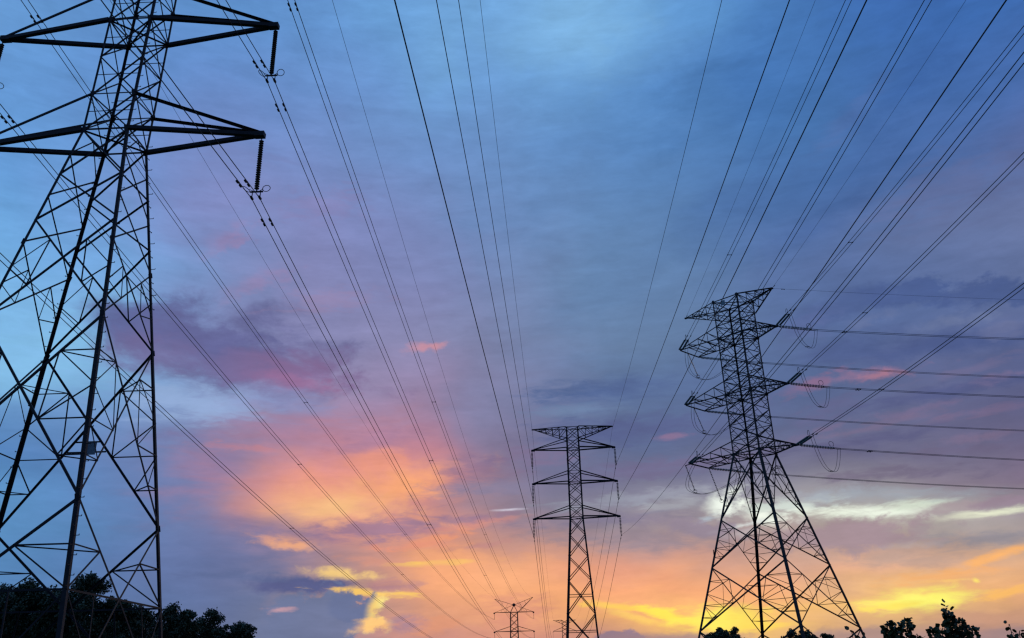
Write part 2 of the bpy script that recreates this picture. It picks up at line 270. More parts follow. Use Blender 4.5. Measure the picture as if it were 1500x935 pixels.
def mapped(vec, scale, rot=0):
    n = N.new('ShaderNodeMapping'); n.vector_type = 'POINT'
    n.inputs['Scale'].default_value = scale; n.inputs['Rotation'].default_value = (0, 0, R(rot))
    L.new(vec, n.inputs['Vector']); return n.outputs[0]

fs, cs = noise(mapped(AE, (.07, .12, 1)), 1.0, 5, .5)              # broad, soft
fp, cp = noise(mapped(AE, (.22, .42, 1)), 1.0, 6, .62, .3)         # billowing
fwp, cw = noise(mapped(AE, (.16, .75, 1), -7), 1.0, 6, .6, .5)     # streaked
ffine, _ = noise(mapped(AE, (.55, 2.1, 1), -14), 1.0, 6, .62, .4)   # fine streaks
fq, cq = noise(mapped(AE, (.75, 1.25, 1), -6), 1.0, 5, .6, .2)      # small ragged edges
KIND = {'s': (fs, cs, 3.0), 'p': (fp, cp, 1.5), 'w': (fwp, cw, 1.7), 'q': (fq, cq, 1.1)}

# offsets are shared, and every node is made after the nodes it reads: the shader compiler then keeps its stack short
OFF = {k: vmth('SUBTRACT', v[1], (.5, .5, .5)) for k, v in KIND.items()}
base_v = vmth('ADD', vmth('ADD', AE, vmth('MULTIPLY', OFF['s'], (8.8, 4.0, 0))), vmth('MULTIPLY', OFF['w'], (3.0, .9, 0)))
sb = N.new('ShaderNodeSeparateXYZ'); L.new(base_v, sb.inputs[0])
azf = mth('DIVIDE', mth('ADD', sb.outputs[0], 180.0), 360.0)
elw = mth('MAXIMUM', sb.outputs[1], 0.0)
prev = None
for i, row in enumerate(ROWS):
    cr = N.new('ShaderNodeValToRGB')
    e = cr.color_ramp.elements
    while len(e) > 1: e.remove(e[-1])
    for j, (a, c) in enumerate(zip(AZ, row)):
        p = (a + 180) / 360
        if j == 0: e[0].position = p; e[0].color = (*lin(c), 1)
        else:
            q = e.new(p); q.color = (*lin(c), 1)
    cr.color_ramp.interpolation = 'LINEAR'
    L.new(azf, cr.inputs[0])
    if prev is None: prev = cr.outputs[0]
    else:
        mr = N.new('ShaderNodeMapRange'); mr.interpolation_type = 'LINEAR'
        mr.inputs['From Min'].default_value = EL[i - 1]; mr.inputs['From Max'].default_value = EL[i]
        L.new(elw, mr.inputs['Value'])
        prev = mixc(mr.outputs[0], prev, cr.outputs[0])
basec = prev
# faint streaks and mottling in the whole cloud sheet
g1 = mth('MULTIPLY_ADD', fwp, .36, .82)
g2 = mth('MULTIPLY_ADD', ffine, .2, .90)
g3 = mth('MULTIPLY_ADD', fp, .34, .83)
gm = mth('MULTIPLY', mth('MULTIPLY', g1, g2), g3)
cg = N.new('ShaderNodeCombineXYZ')
for i in range(3): L.new(gm, cg.inputs[i])
GM = cg.outputs[0]

# one cloud mass as a node group: an ellipse in azimuth and elevation with its outline broken up by noise
CG = bpy.data.node_groups.new('cloud_mass', 'ShaderNodeTree')
for nm, ty in (('Under', 'NodeSocketColor'), ('Direction', 'NodeSocketVector'), ('Offset', 'NodeSocketVector'), ('Warp', 'NodeSocketVector'), ('Place', 'NodeSocketVector'),
               ('Tilt', 'NodeSocketVector'), ('Size', 'NodeSocketVector'), ('Grain', 'NodeSocketFloat'), ('Ragged', 'NodeSocketFloat'), ('Edge', 'NodeSocketFloat'),
               ('Core', 'NodeSocketFloat'), ('Opacity', 'NodeSocketFloat'), ('Tint', 'NodeSocketColor')):
    CG.interface.new_socket(nm, in_out='INPUT', socket_type=ty)
CG.interface.new_socket('Sky', in_out='OUTPUT', socket_type='NodeSocketColor')
gn, gl = CG.nodes, CG.links
gi = gn.new('NodeGroupInput')
# (adding a billionth of the colour so far makes the compiler finish one cloud before it starts the next)
ch = gn.new('ShaderNodeVectorMath'); ch.operation = 'MULTIPLY_ADD'
gl.new(gi.outputs['Under'], ch.inputs[0]); ch.inputs[1].default_value = (1e-9, 1e-9, 1e-9); gl.new(gi.outputs['Direction'], ch.inputs[2])
c2 = gn.new('ShaderNodeVectorMath'); c2.operation = 'MULTIPLY_ADD'
gl.new(gi.outputs['Offset'], c2.inputs[0]); gl.new(gi.outputs['Warp'], c2.inputs[1]); gl.new(ch.outputs[0], c2.inputs[2])
mp = gn.new('ShaderNodeMapping'); mp.vector_type = 'TEXTURE'
gl.new(c2.outputs[0], mp.inputs['Vector']); gl.new(gi.outputs['Place'], mp.inputs['Location']); gl.new(gi.outputs['Tilt'], mp.inputs['Rotation']); gl.new(gi.outputs['Size'], mp.inputs['Scale'])
le = gn.new('ShaderNodeVectorMath'); le.operation = 'LENGTH'; gl.new(mp.outputs[0], le.inputs[0])
ma = gn.new('ShaderNodeMath'); ma.operation = 'MULTIPLY_ADD'; gl.new(gi.outputs['Grain'], ma.inputs[0]); gl.new(gi.outputs['Ragged'], ma.inputs[1]); gl.new(le.outputs['Value'], ma.inputs[2])
mr = gn.new('ShaderNodeMapRange'); mr.interpolation_type = 'SMOOTHSTEP'
gl.new(ma.outputs[0], mr.inputs['Value']); gl.new(gi.outputs['Edge'], mr.inputs['From Min']); gl.new(gi.outputs['Core'], mr.inputs['From Max']); gl.new(gi.outputs['Opacity'], mr.inputs['To Max'])
mx = gn.new('ShaderNodeMix'); mx.data_type = 'RGBA'; gl.new(mr.outputs[0], mx.inputs[0]); gl.new(gi.outputs['Under'], mx.inputs[6]); gl.new(gi.outputs['Tint'], mx.inputs[7])
go = gn.new('NodeGroupOutput'); gl.new(mx.outputs[2], go.inputs[0])

def sheet(clouds):
    """the base colours with the given cloud masses laid over them, as a Background shader."""
    skyc = basec
    for (a, e_, sx, sy, rot, c, alpha, soft, kind, k) in clouds:
        amp = KIND[kind][2]
        w = min(1.6, sy * 1.5 / amp)          # small clouds keep their place: warp in proportion to their height
        g = N.new('ShaderNodeGroup'); g.node_tree = CG; I = g.inputs
        I['Warp'].default_value = (amp * 2.2 * w, amp * w, 0); I['Place'].default_value = (a, e_, 0); I['Tilt'].default_value = (0, 0, R(rot))
        I['Size'].default_value = (sx, sy, 1); I['Ragged'].default_value = k * 4.0
        I['Edge'].default_value = 1.2 + k * 2.0; I['Core'].default_value = 1.2 - soft * 1.3 + k * 2.0
        I['Opacity'].default_value = alpha; I['Tint'].default_value = (*lin(c), 1)
        L.new(skyc, I['Under']); L.new(AE, I['Direction']); L.new(OFF[kind], I['Offset']); L.new({'p': fp, 'w': ffine, 'q': fq}.get(kind, fwp), I['Grain'])
        skyc = g.outputs[0]
    bg = N.new('ShaderNodeBackground'); L.new(mixc(1.0, skyc, GM, 'MULTIPLY'), bg.inputs['Color'])
    bg.inputs['Strength'].default_value = 0.97
    return bg.outputs[0]

def split(clouds, regions, depth=0, box=(-60, 60, -2, 60)):
    """cut the sky into parts, so that each direction only reads the cloud masses that can reach it."""
    x0, x1, y0, y1 = box
    def touches(c, x0, x1, y0, y1):
        a, e_, sx, sy, rot, _, _, _, kind, k = c; amp = KIND[kind][2]; w = min(1.6, sy * 1.5 / amp)
        t = R(rot); q = 1.3 + 1.0 * k
        hx = q * math.hypot(sx * math.cos(t), sy * math.sin(t)) + amp * 2.2 * w * .4
        hy = q * math.hypot(sx * math.sin(t), sy * math.cos(t)) + amp * w * .4
        return a + hx > x0 and a - hx < x1 and e_ + hy > y0 and e_ - hy < y1
    here = [c for c in clouds if touches(c, *box)]
    if not regions: return sheet(here)
    (axis, at), sub_lo, sub_hi = regions
    lo = (x0, at, y0, y1) if axis == 'x' else (x0, x1, y0, at)
    hi = (at, x1, y0, y1) if axis == 'x' else (x0, x1, at, y1)
    A, B = split(here, sub_lo, depth + 1, lo), split(here, sub_hi, depth + 1, hi)
    n = N.new('ShaderNodeMixShader'); L.new(mth('GREATER_THAN', az if axis == 'x' else el, at), n.inputs[0])
    L.new(A, n.inputs[1]); L.new(B, n.inputs[2]); return n.outputs[0]
front = split(CLOUDS, (('y', 20.0), (('y', 7.5), (('x', -9.0), (), (('x', 8.0), (), ())), (('x', -4.0), (), (('x', 13.0), (), ()))), (('x', 0.0), (), ())))
inside = mth('MULTIPLY', mth('LESS_THAN', mth('ABSOLUTE', az), 60.0), mth('MULTIPLY', mth('GREATER_THAN', el, -2.0), mth('LESS_THAN', el, 60.0)))
rest = sheet([])
bgm = N.new('ShaderNodeMixShader'); L.new(inside, bgm.inputs[0]); L.new(rest, bgm.inputs[1]); L.new(front, bgm.inputs[2])
nish = N.new('ShaderNodeTexSky'); nish.sky_type = 'NISHITA'; nish.sun_disc = False
nish.sun_rotation = SUN_AZ
nish.sun_elevation = SUN_EL
bgn = N.new('ShaderNodeBackground'); L.new(nish.outputs[0], bgn.inputs['Color']); bgn.inputs['Strength'].default_value = 0.0015
adds = N.new('ShaderNodeAddShader'); L.new(bgm.outputs[0], adds.inputs[0]); L.new(bgn.outputs[0], adds.inputs[1])
wo = N.new('ShaderNodeOutputWorld'); L.new(adds.outputs[0], wo.inputs[0])
world.cycles.sampling_method = 'MANUAL'; world.cycles.sample_map_resolution = 256

sun_d = bpy.data.lights.new("sun", 'SUN'); sun_d.energy = 0.08; sun_d.angle = R(12); sun_d.color = (1.0, .78, .6)
sun = bpy.data.objects.new("sun", sun_d); COL.objects.link(sun)
sv = Vector((math.sin(SUN_AZ) * math.cos(SUN_EL), math.cos(SUN_AZ) * math.cos(SUN_EL), math.sin(SUN_EL)))
sun.rotation_euler = sv.to_track_quat('Z', 'Y').to_euler()

# ---------------------------------------------------------------- materials
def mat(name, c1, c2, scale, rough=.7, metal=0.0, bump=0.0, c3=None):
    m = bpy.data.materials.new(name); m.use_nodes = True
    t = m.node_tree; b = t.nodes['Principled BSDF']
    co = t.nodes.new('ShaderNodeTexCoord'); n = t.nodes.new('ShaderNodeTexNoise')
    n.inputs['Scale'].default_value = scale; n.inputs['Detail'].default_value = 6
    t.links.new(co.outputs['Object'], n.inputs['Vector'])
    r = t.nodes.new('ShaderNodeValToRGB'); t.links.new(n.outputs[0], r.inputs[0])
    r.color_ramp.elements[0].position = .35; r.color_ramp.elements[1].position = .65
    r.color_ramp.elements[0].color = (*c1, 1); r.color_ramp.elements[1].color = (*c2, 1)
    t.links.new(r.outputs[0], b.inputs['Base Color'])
    b.inputs['Roughness'].default_value = rough; b.inputs['Metallic'].default_value = metal
    if bump:
        bp = t.nodes.new('ShaderNodeBump'); bp.inputs['Strength'].default_value = bump
        t.links.new(n.outputs[0], bp.inputs['Height']); t.links.new(bp.outputs[0], b.inputs['Normal'])
    return m
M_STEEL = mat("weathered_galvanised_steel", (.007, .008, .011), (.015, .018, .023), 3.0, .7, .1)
M_STEEL2 = mat("dull_galvanised_steel", (.035, .045, .06), (.07, .085, .105), 2.0, .55, .3)
M_WIRE = mat("weathered_aluminium_cable", (.025, .025, .028), (.05, .05, .055), 5.0, .6, .2)
M_GLAZE = mat("glazed_insulator", (.025, .02, .02), (.05, .042, .04), 4.0, .25)
M_GLASS = mat("greenish_glass_insulator", (.10, .16, .15), (.16, .22, .21), 4.0, .2)
M_PLATE = mat("painted_plate", (.16, .22, .26), (.22, .3, .34), 6.0, .5)
M_BARK = mat("bark", (.03, .022, .016), (.07, .05, .035), 8.0, .9, 0, .4)
M_LEAF = mat("dark_leaves", (.018, .035, .012), (.05, .075, .028), 1.2, .6)
M_LEAF2 = mat("broad_leaves", (.03, .05, .015), (.07, .09, .03), 3.0, .5)
M_GRASS = mat("rough_grass", (.03, .045, .015), (.07, .08, .03), .6, .9, 0, .5)
M_CONC = mat("concrete_footing", (.22, .21, .19), (.34, .33, .30), 5.0, .9, 0, .3)

# ---------------------------------------------------------------- object helpers
def link_mesh(name, me, material, parent=None):
    o = bpy.data.objects.new(name, me); COL.objects.link(o)
    if material and not me.materials: me.materials.append(material)
    if parent: o.parent = parent
    return o
def tag(o, label=None, cat=None, group=None, kind=None):
    for k, v in (('label', label), ('category', cat), ('group', group), ('kind', kind)):
        if v: o[k] = v
    return o
def empty(name, loc, rz=0, **kw):
    o = bpy.data.objects.new(name, None); COL.objects.link(o)
    o.location = loc; o.rotation_euler = (0, 0, rz); o.empty_display_size = .5
    return tag(o, **kw)

class MB:
    def __init__(s): s.v = []; s.f = []
    def add(s, v, f):
        n = len(s.v); s.v += [tuple(q) for q in v]; s.f += [tuple(i + n for i in q) for q in f]
    def angle(s, p0, p1, a, ref=(0, 0, 1), t=None, leg=False):
        """L-section steel member from p0 to p1, flange width a; ref points outwards."""
        p0, p1 = Vector(p0), Vector(p1); d = (p1 - p0).normalized(); ref = Vector(ref)
        n = ref - d * ref.dot(d)
        if n.length < 1e-4: n = d.orthogonal()
        n.normalize(); w = d.cross(n); t = t or max(.012, a * .1)
        if leg:
            n, w = (n + w).normalized(), (n - w).normalized(); n.negate(); w.negate()
            pr = [(0, 0), (a, 0), (a, t), (t, t), (t, a), (0, a)]
        else:
            n.negate(); pr = [(-a / 2, 0), (a / 2, 0), (a / 2, t), (-a / 2 + t, t), (-a / 2 + t, a * .8), (-a / 2, a * .8)]
        v = [p + w * x + n * y for p in (p0, p1) for x, y in pr]
        s.add(v, [(i, (i + 1) % 6, (i + 1) % 6 + 6, i + 6) for i in range(6)] + [(5, 4, 3, 2, 1, 0), (6, 7, 8, 9, 10, 11)])
        return s
    def box(s, p0, p1, a, b=None, ref=(0, 0, 1)):
        p0, p1 = Vector(p0), Vector(p1); b = b or a; d = (p1 - p0).normalized(); ref = Vector(ref)
        n = ref - d * ref.dot(d)
        if n.length < 1e-4: n = d.orthogonal()
        n.normalize(); w = d.cross(n)
        v = [p + w * x * a / 2 + n * y * b / 2 for p in (p0, p1) for x, y in ((-1, -1), (1, -1), (1, 1), (-1, 1))]
        s.add(v, [(i, (i + 1) % 4, (i + 1) % 4 + 4, i + 4) for i in range(4)] + [(3, 2, 1, 0), (4, 5, 6, 7)])
        return s
    def tube(s, pts, r, n=6, closed=False):
        pts = [Vector(p) for p in pts]; m = len(pts); v = []
        for i, p in enumerate(pts):
            if closed: d = pts[(i + 1) % m] - pts[i - 1]
            else: d = pts[min(i + 1, m - 1)] - pts[max(i - 1, 0)]
            d.normalize(); a = d.cross(Vector((0, 0, 1)))
            if a.length < 1e-3: a = d.cross(Vector((1, 0, 0)))
            a.normalize(); b = d.cross(a)
            ra = r[i] if isinstance(r, (list, tuple)) else r
            v += [p + (a * math.cos(2 * math.pi * k / n) + b * math.sin(2 * math.pi * k / n)) * ra for k in range(n)]
        f = []
        for i in range(m if closed else m - 1):
            j = (i + 1) % m
            f += [(i * n + k, i * n + (k + 1) % n, j * n + (k + 1) % n, j * n + k) for k in range(n)]
        if not closed: f += [tuple(range(n))[::-1], tuple((m - 1) * n + k for k in range(n))]
        s.add(v, f); return s
    def lathe(s, p0, p1, prof, n=12):
        """prof: list of (fraction along p0-p1, radius)."""
        p0, p1 = Vector(p0), Vector(p1); d = (p1 - p0).normalized(); a = d.orthogonal().normalized(); b = d.cross(a); v = []
        for t, r in prof:
            c = p0.lerp(p1, t); v += [c + (a * math.cos(2 * math.pi * k / n) + b * math.sin(2 * math.pi * k / n)) * r for k in range(n)]
        f = [(i * n + k, i * n + (k + 1) % n, (i + 1) * n + (k + 1) % n, (i + 1) * n + k) for i in range(len(prof) - 1) for k in range(n)]
        f += [tuple(range(n))[::-1], tuple((len(prof) - 1) * n + k for k in range(n))]
        s.add(v, f); return s
    def discs(s, p0, p1, count, r, n=12):
        pr = [(0, .02)]
        for i in range(count):
            a, h = i / count, 1 / count
            pr += [(a + h * .12, .03), (a + h * .22, r * .45), (a + h * .48, r), (a + h * .58, r * .97), (a + h * .56, r * .5), (a + h * .66, .03)]
        pr.append((1, .02)); return s.lathe(p0, p1, pr, n)
    def build(s, name, m, parent=None, kind=None, smooth=False):
        me = bpy.data.meshes.new(name); me.from_pydata(s.v, [], s.f); me.update()
        if smooth: me.polygons.foreach_set('use_smooth', [True] * len(me.polygons))
        o = link_mesh(name, me, m, parent)
        if kind: o['kind'] = kind
        return o

# ---------------------------------------------------------------- ground
def ground():
    n = 90; xs = np.sinh(np.linspace(-6.2, 6.2, n)) / math.sinh(6.2) * 9000
    v = []; f = []
    for y in xs:
        for x in xs:
            r = math.hypot(x, y); z = 0.0 if r < 40 else .25 * math.sin(x * .031) * math.cos(y * .027) * min(1, (r - 40) / 100)
            v.append((x, y, z - .05))
    for j in range(n - 1):
        for i in range(n - 1): f.append((j * n + i, j * n + i + 1, (j + 1) * n + i + 1, (j + 1) * n + i))
    m = MB(); m.v = v; m.f = f
    return m.build('ground', M_GRASS, None, 'structure', True)
ground()

# ---------------------------------------------------------------- lattice pylons
SG = {'A': (-1, -1), 'C': (1, -1), 'B': (-1, 1), 'D': (1, 1)}
FACES = {'near': ('A', 'C', (0, -1, 0)), 'far': ('B', 'D', (0, 1, 0)), 'left': ('A', 'B', (-1, 0, 0)), 'right': ('C', 'D', (1, 0, 0))}
class Pylon:
    def __init__(s, name, loc, rz, profile, **kw):
        s.root = empty(name, loc, rz, **kw); s.prof = profile; s.fine = MB()
    def w(s, h):
        p = s.prof
        for (h0, w0), (h1, w1) in zip(p, p[1:]):
            if h <= h1 or (h1, w1) == p[-1]: return w0 + (w1 - w0) * (h - h0) / (h1 - h0)
    def P(s, q, h): w = s.w(h); return Vector((SG[q][0] * w, SG[q][1] * w, h))
    def F(s, face, u, h): a, b, _ = FACES[face]; return s.P(a, h).lerp(s.P(b, h), (u + 1) / 2)
    def m(s, name, p0, p1, a, ref=(0, 0, 1), leg=False, mt=None):
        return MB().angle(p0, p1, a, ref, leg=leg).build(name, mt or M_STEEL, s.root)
    def legs(s, a_of_h, splits):
        for q in 'ACBD':
            b = MB(); hs = sorted(splits)
            for h0, h1 in zip(hs, hs[1:]):
                b.angle(s.P(q, h0), s.P(q, h1), a_of_h((h0 + h1) / 2), (SG[q][0], SG[q][1], 0), leg=True)
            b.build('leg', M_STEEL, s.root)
            MB().lathe(s.P(q, 0) + Vector((0, 0, -.3)), s.P(q, 0) + Vector((0, 0, .35)), [(0, .6), (.85, .5), (1, .42)], 10).build('footing', M_CONC, s.root)
    def X(s, h1, h2, a, faces='near far left right'.split(), bar=None, fine=False):
        for fc in faces:
            ref = FACES[fc][2]
            for u0 in (-1, 1):
                p0, p1 = s.F(fc, u0, h1), s.F(fc, -u0, h2)
                if u0 > 0: off = Vector(ref) * -a * .5; p0, p1 = p0 + off, p1 + off
                if fine: s.fine.angle(p0, p1, a, ref)
                else: s.m('diagonal_brace', p0, p1, a, ref)
            if bar:
                w1, w2 = s.w(h1), s.w(h2); t = w1 / (w1 + w2); h = h1 + (h2 - h1) * t
                s.m('horizontal_brace', s.F(fc, -1, h), s.F(fc, 1, h), bar, ref)
    def diag(s, fc, u0, h1, h2, t):
        """point at height fraction t down the diagonal that starts at side u0."""
        return s.F(fc, u0, h1).lerp(s.F(fc, -u0, h2), t)
    def big_panel(s, h1, h2, a, b):
        """crossed diagonals with the redundant members that stiffen the legs."""
        t1, t2, t3, t4 = .22, .415, .60, .79
        H = lambda t: h1 + (h2 - h1) * t
        for fc, (qa, qb, ref) in FACES.items():
            for u0 in (-1, 1):
                p0, p1 = s.F(fc, u0, h1), s.F(fc, -u0, h2)
                if u0 > 0: off = Vector(ref) * -a * .5; p0, p1 = p0 + off, p1 + off
                s.m('diagonal_brace', p0, p1, a, ref)
                U, M_, Lo = s.diag(fc, u0, h1, h2, t1), s.diag(fc, -u0, h1, h2, t3), s.diag(fc, -u0, h1, h2, t4)
                g = lambda t: s.F(fc, u0, H(t))
                for p, q in ((g(t1), U), (U, g(t2)), (U, M_), (g(t2), M_), (g(t3), M_), (g(t3), Lo), (g(t4), Lo)):
                    s.m('redundant_brace', p, q, b, ref)
        for q, (fa, ua, fb, ub) in {'A': ('near', -1, 'left', -1), 'C': ('near', 1, 'right', -1), 'B': ('far', -1, 'left', 1), 'D': ('far', 1, 'right', 1)}.items():
            s.m('hip_brace', s.diag(fa, ua, h1, h2, t1), s.diag(fb, ub, h1, h2, t1), b)
            s.m('hip_brace', s.diag(fa, -ua, h1, h2, t4), s.diag(fb, -ub, h1, h2, t4), b)
    def mid_panel(s, h1, h2, a, b, faces, t=(.26, .52, .70)):
        H = lambda k: h1 + (h2 - h1) * k
        for fc in faces:
            ref = FACES[fc][2]
            for u0 in (-1, 1):
                p0, p1 = s.F(fc, u0, h1), s.F(fc, -u0, h2)
                if u0 > 0: off = Vector(ref) * -a * .5; p0, p1 = p0 + off, p1 + off
                s.m('diagonal_brace', p0, p1, a, ref)
                U, M_ = s.diag(fc, u0, h1, h2, t[0]), s.diag(fc, -u0, h1, h2, t[2]); g = s.F(fc, u0, H(t[1]))
                for p, q in ((g, U), (g, M_), (U, M_)): s.m('redundant_brace', p, q, b, ref)
    def vee(s, h1, h2, a, b):
        """legs braced down to the middle of a ring of horizontals at h2, then out to the feet."""
        for fc, (qa, qb, ref) in FACES.items():
            mid = s.F(fc, 0, h2)
            s.m('horizontal_brace', s.F(fc, -1, h2), s.F(fc, 1, h2), a * .8, ref)
            for u0 in (-1, 1):
                top = s.F(fc, u0, h1); s.m('diagonal_brace', top, mid, a, ref)
                U = top.lerp(mid, .52); g = s.F(fc, u0, h1 + (h2 - h1) * .52)
                s.m('redundant_brace', g, U, b, ref); s.m('redundant_brace', s.F(fc, u0, h2), U, b, ref)
                foot = s.F(fc, u0, .35); s.m('diagonal_brace', mid, foot, a * .9, ref)
                V = mid.lerp(foot, .5); q = s.F(fc, u0 * .5, h2); s.m('redundant_brace', q, V, b, ref)
                s.m('redundant_brace', s.F(fc, u0, h2 * .5), V, b, ref); s.m('redundant_brace', s.F(fc, u0, h2), V, b, ref)
        for (fa, ua, fb, ub) in (('near', -1, 'left', -1), ('near', 1, 'right', -1), ('far', -1, 'left', 1), ('far', 1, 'right', 1)):
            s.m('hip_brace', s.F(fa, ua, h1).lerp(s.F(fa, 0, h2), .52), s.F(fb, ub, h1).lerp(s.F(fb, 0, h2), .52), b)
    def ring(s, h, a, cross=True, b=None):
        for fc in FACES: s.m('horizontal_brace', s.F(fc, -1, h), s.F(fc, 1, h), a, FACES[fc][2])
        if cross:
            s.m('plan_brace', s.P('A', h), s.P('D', h), b or a * .8); s.m('plan_brace', s.P('B', h) + Vector((0, 0, -.1)), s.P('C', h) + Vector((0, 0, -.1)), b or a * .8)
    def arm(s, side, x, h, htie, a, b, ytips=(0, 0), dz=0, panels=0, lace=.06, tie=True, single=False, ends=None):
        """crossarm: two bottom chords and two ties meeting at the tip (or at two tips)."""
        q = ('A', 'B') if side < 0 else ('C', 'D')
        arm_o = empty('cross_arm', (0, 0, 0)); arm_o.parent = s.root
        tips = [Vector((side * x, y, h + dz)) for y in ytips]
        for i, k in enumerate(q):
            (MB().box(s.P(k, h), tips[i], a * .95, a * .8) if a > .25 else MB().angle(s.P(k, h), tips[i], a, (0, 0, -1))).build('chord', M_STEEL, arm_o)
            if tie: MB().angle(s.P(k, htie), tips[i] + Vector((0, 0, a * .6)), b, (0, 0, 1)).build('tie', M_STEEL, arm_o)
        if ytips[0] != ytips[1]: MB().angle(tips[0], tips[1], a, (side, 0, 0)).build('end_beam', M_STEEL, arm_o)
        else: MB().box(tips[0] - Vector((side * .5, 0, 0)), tips[0] + Vector((side * .12, 0, 0)), a * 1.5, a * 1.1).build('tip_plate', M_STEEL, arm_o)
        if panels:
            lb = MB()
            for n in range(1, panels + 1):
                t = n / (panels + 1); tp = (n - 1) / (panels + 1)
                for i, k in enumerate(q):
                    c, u = s.P(k, h).lerp(tips[i], t), s.P(k, htie).lerp(tips[i], t)
                    lb.angle(c, u, lace, (0, SG[k][1], 0)); lb.angle(s.P(k, h).lerp(tips[i], tp), u, lace, (0, SG[k][1], 0))
                c0, c1 = s.P(q[0], h).lerp(tips[0], t), s.P(q[1], h).lerp(tips[1], t)
                lb.angle(c0, c1, lace); lb.angle(s.P(q[n % 2], h).lerp(tips[n % 2], tp), c1 if n % 2 == 0 else c0, lace)
                u0, u1 = s.P(q[0], htie).lerp(tips[0], t), s.P(q[1], htie).lerp(tips[1], t); lb.angle(u0, u1, lace)
            lb.build('arm_lacing', M_STEEL, arm_o, 'stuff')
        return tips
    def gussets(s, hs, size):
        for h in hs:
            for q in 'ACBD':
                p = s.P(q, h); sx, sy = SG[q]
                b = MB(); b.box(p + Vector((-sx * size * .1, sy * .02, -size / 2)), p + Vector((-sx * size * .35, sy * .02, size / 2)), .03, size * .7, (1, 0, 0))
                b.build('gusset_plate', M_STEEL, s.root)
    def step_bolts(s, q, h0, h1, d=.42):
        b = MB(); h = h0; i = 0
        while h < h1:
            p = s.P(q, h); out = Vector((SG[q][0], 0, 0)) if i % 2 else Vector((0, SG[q][1], 0))
            side = Vector((-out.y, out.x, 0)) * (1 if q in 'CB' else -1)
            b.box(p, p + out * .24, .028); b.box(p + out * .22, p + out * .24 + Vector((0, 0, .06)), .028); h += d; i += 1
        b.build('step_bolts', M_STEEL, s.root, 'stuff')
    def done(s):
        if s.fine.v: s.fine.build('fine_lacing', M_STEEL, s.root, 'stuff')

# ---- the big suspension pylon on the left
TL = (-24.1051, 45.6568, -0.03926)
L_ = Pylon('steel_pylon', (TL[0], TL[1], 0), TL[2], [(0, 5.90), (32.0, 1.396), (40.45, 1.384), (54.0, 1.30)],
           label='huge close lattice pylon on the left with its top above the frame', cat='pylon')
L_.legs(lambda h: .20 if h < 20 else (.165 if h < 33 else .14), [0, 9.8, 19.35, 25.5, 32.0, 40.45, 54.0])
L_.vee(9.8, 5.86, .115, .065)
L_.big_panel(19.35, 9.8, .115, .06)
L_.mid_panel(25.5, 19.35, .10, .058, ['near', 'far'], (.235, .52, .69))
L_.mid_panel(24.0, 19.35, .10, .058, ['left', 'right'], (.235, .57, .66))
L_.X(28.7, 25.5, .10, ['near', 'far']); L_.X(32.0, 28.7, .10, ['near', 'far'])
L_.X(27.15, 24.0, .10, ['left', 'right']); L_.X(30.2, 27.15, .10, ['left', 'right'])
for fc in ('left', 'right'):
    for u in (-1, 1): L_.m('redundant_brace', L_.F(fc, 0, 32.0), L_.F(fc, u, 30.2), .08, FACES[fc][2])
for h1, h2 in ((34.6, 32.0), (37.5, 34.6), (40.45, 37.5), (43.05, 40.45), (45.95, 43.05), (48.9, 45.95), (51.5, 48.9), (54.0, 51.5)):
    L_.X(h1, h2, .085, ['near', 'far'], bar=.055); L_.X(h1, h2, .09, ['left', 'right'])
for h in (32.0, 40.45, 48.9): L_.ring(h, .13, True, .10)
for h in (34.6, 43.05, 51.5): L_.ring(h, .08, False)
L_.gussets((32.0, 34.6, 40.45, 43.05), .42); L_.gussets((19.35, 9.8, 24.0), .32)
for h, ht in ((32.0, 34.6), (40.45, 43.05), (48.9, 51.5)):
    for sd in (-1, 1): L_.arm(sd, 9.1, h, ht, .29, .19)
for sd in (-1, 1): L_.arm(sd, 9.2, 54.0, 51.5, .16, .16, panels=3)
L_.step_bolts('C', 6, 44); L_.step_bolts('B', 12, 36); L_.step_bolts('D', 22, 33, .8)
pl = L_.F('far', .05, 14.2)
for h, u in ((14.5, .17), (13.95, .27)): L_.m('sign_rail', L_.F('far', -u - .02, h), L_.F('far', u, h), .09, (0, 1, 0))
MB().box(pl + Vector((0, -.08, -.42)), pl + Vector((0, -.08, .30)), .62, .03, (0, 1, 0)).build('sign_plate', M_PLATE, L_.root)
L_.done()

# ---- the narrow pylon in the middle
TC = (9.6501, 152.8757, -0.08054)
C_ = Pylon('steel_pylon', (TC[0], TC[1], 0), TC[2], [(0, 3.19), (27.0, 1.17), (38.4, 1.155), (42.0, 1.08)],
           label='slim lattice pylon in the middle with a flat top and three pairs of triangular arms', cat='pylon')
C_.legs(lambda h: .27 if h < 27 else .23, [0, 12.3, 27.0, 42.0])
C_.vee(6.9, 3.4, .12, .07)
for h1, h2 in ((27.0, 24.33), (24.33, 20.93), (20.93, 17.31)): C_.X(h1, h2, .12)
C_.X(17.31, 12.3, .13, bar=.10); C_.X(12.3, 6.9, .14, bar=.10)
for h1, h2 in ((42.0, 40.17), (40.17, 38.4), (38.4, 36.5), (36.5, 34.54), (34.54, 32.75), (32.75, 30.8), (30.8, 28.84), (28.84, 27.0)): C_.X(h1, h2, .10)
for h in (42.0, 38.38, 32.72, 27.0): C_.ring(h, .11, True, .07)
for h in (40.17, 34.54, 28.84): C_.ring(h, .08, False)
for sd in (-1, 1):
    C_.arm(sd, 6.9, 42.0, 40.17, .17, .15, panels=4, lace=.09)
    for x, h, ht in ((7.09, 38.38, 40.1), (7.11, 32.72, 34.54), (7.14, 27.0, 28.84)): C_.arm(sd, x, h, ht, .24, .18)
C_.done()

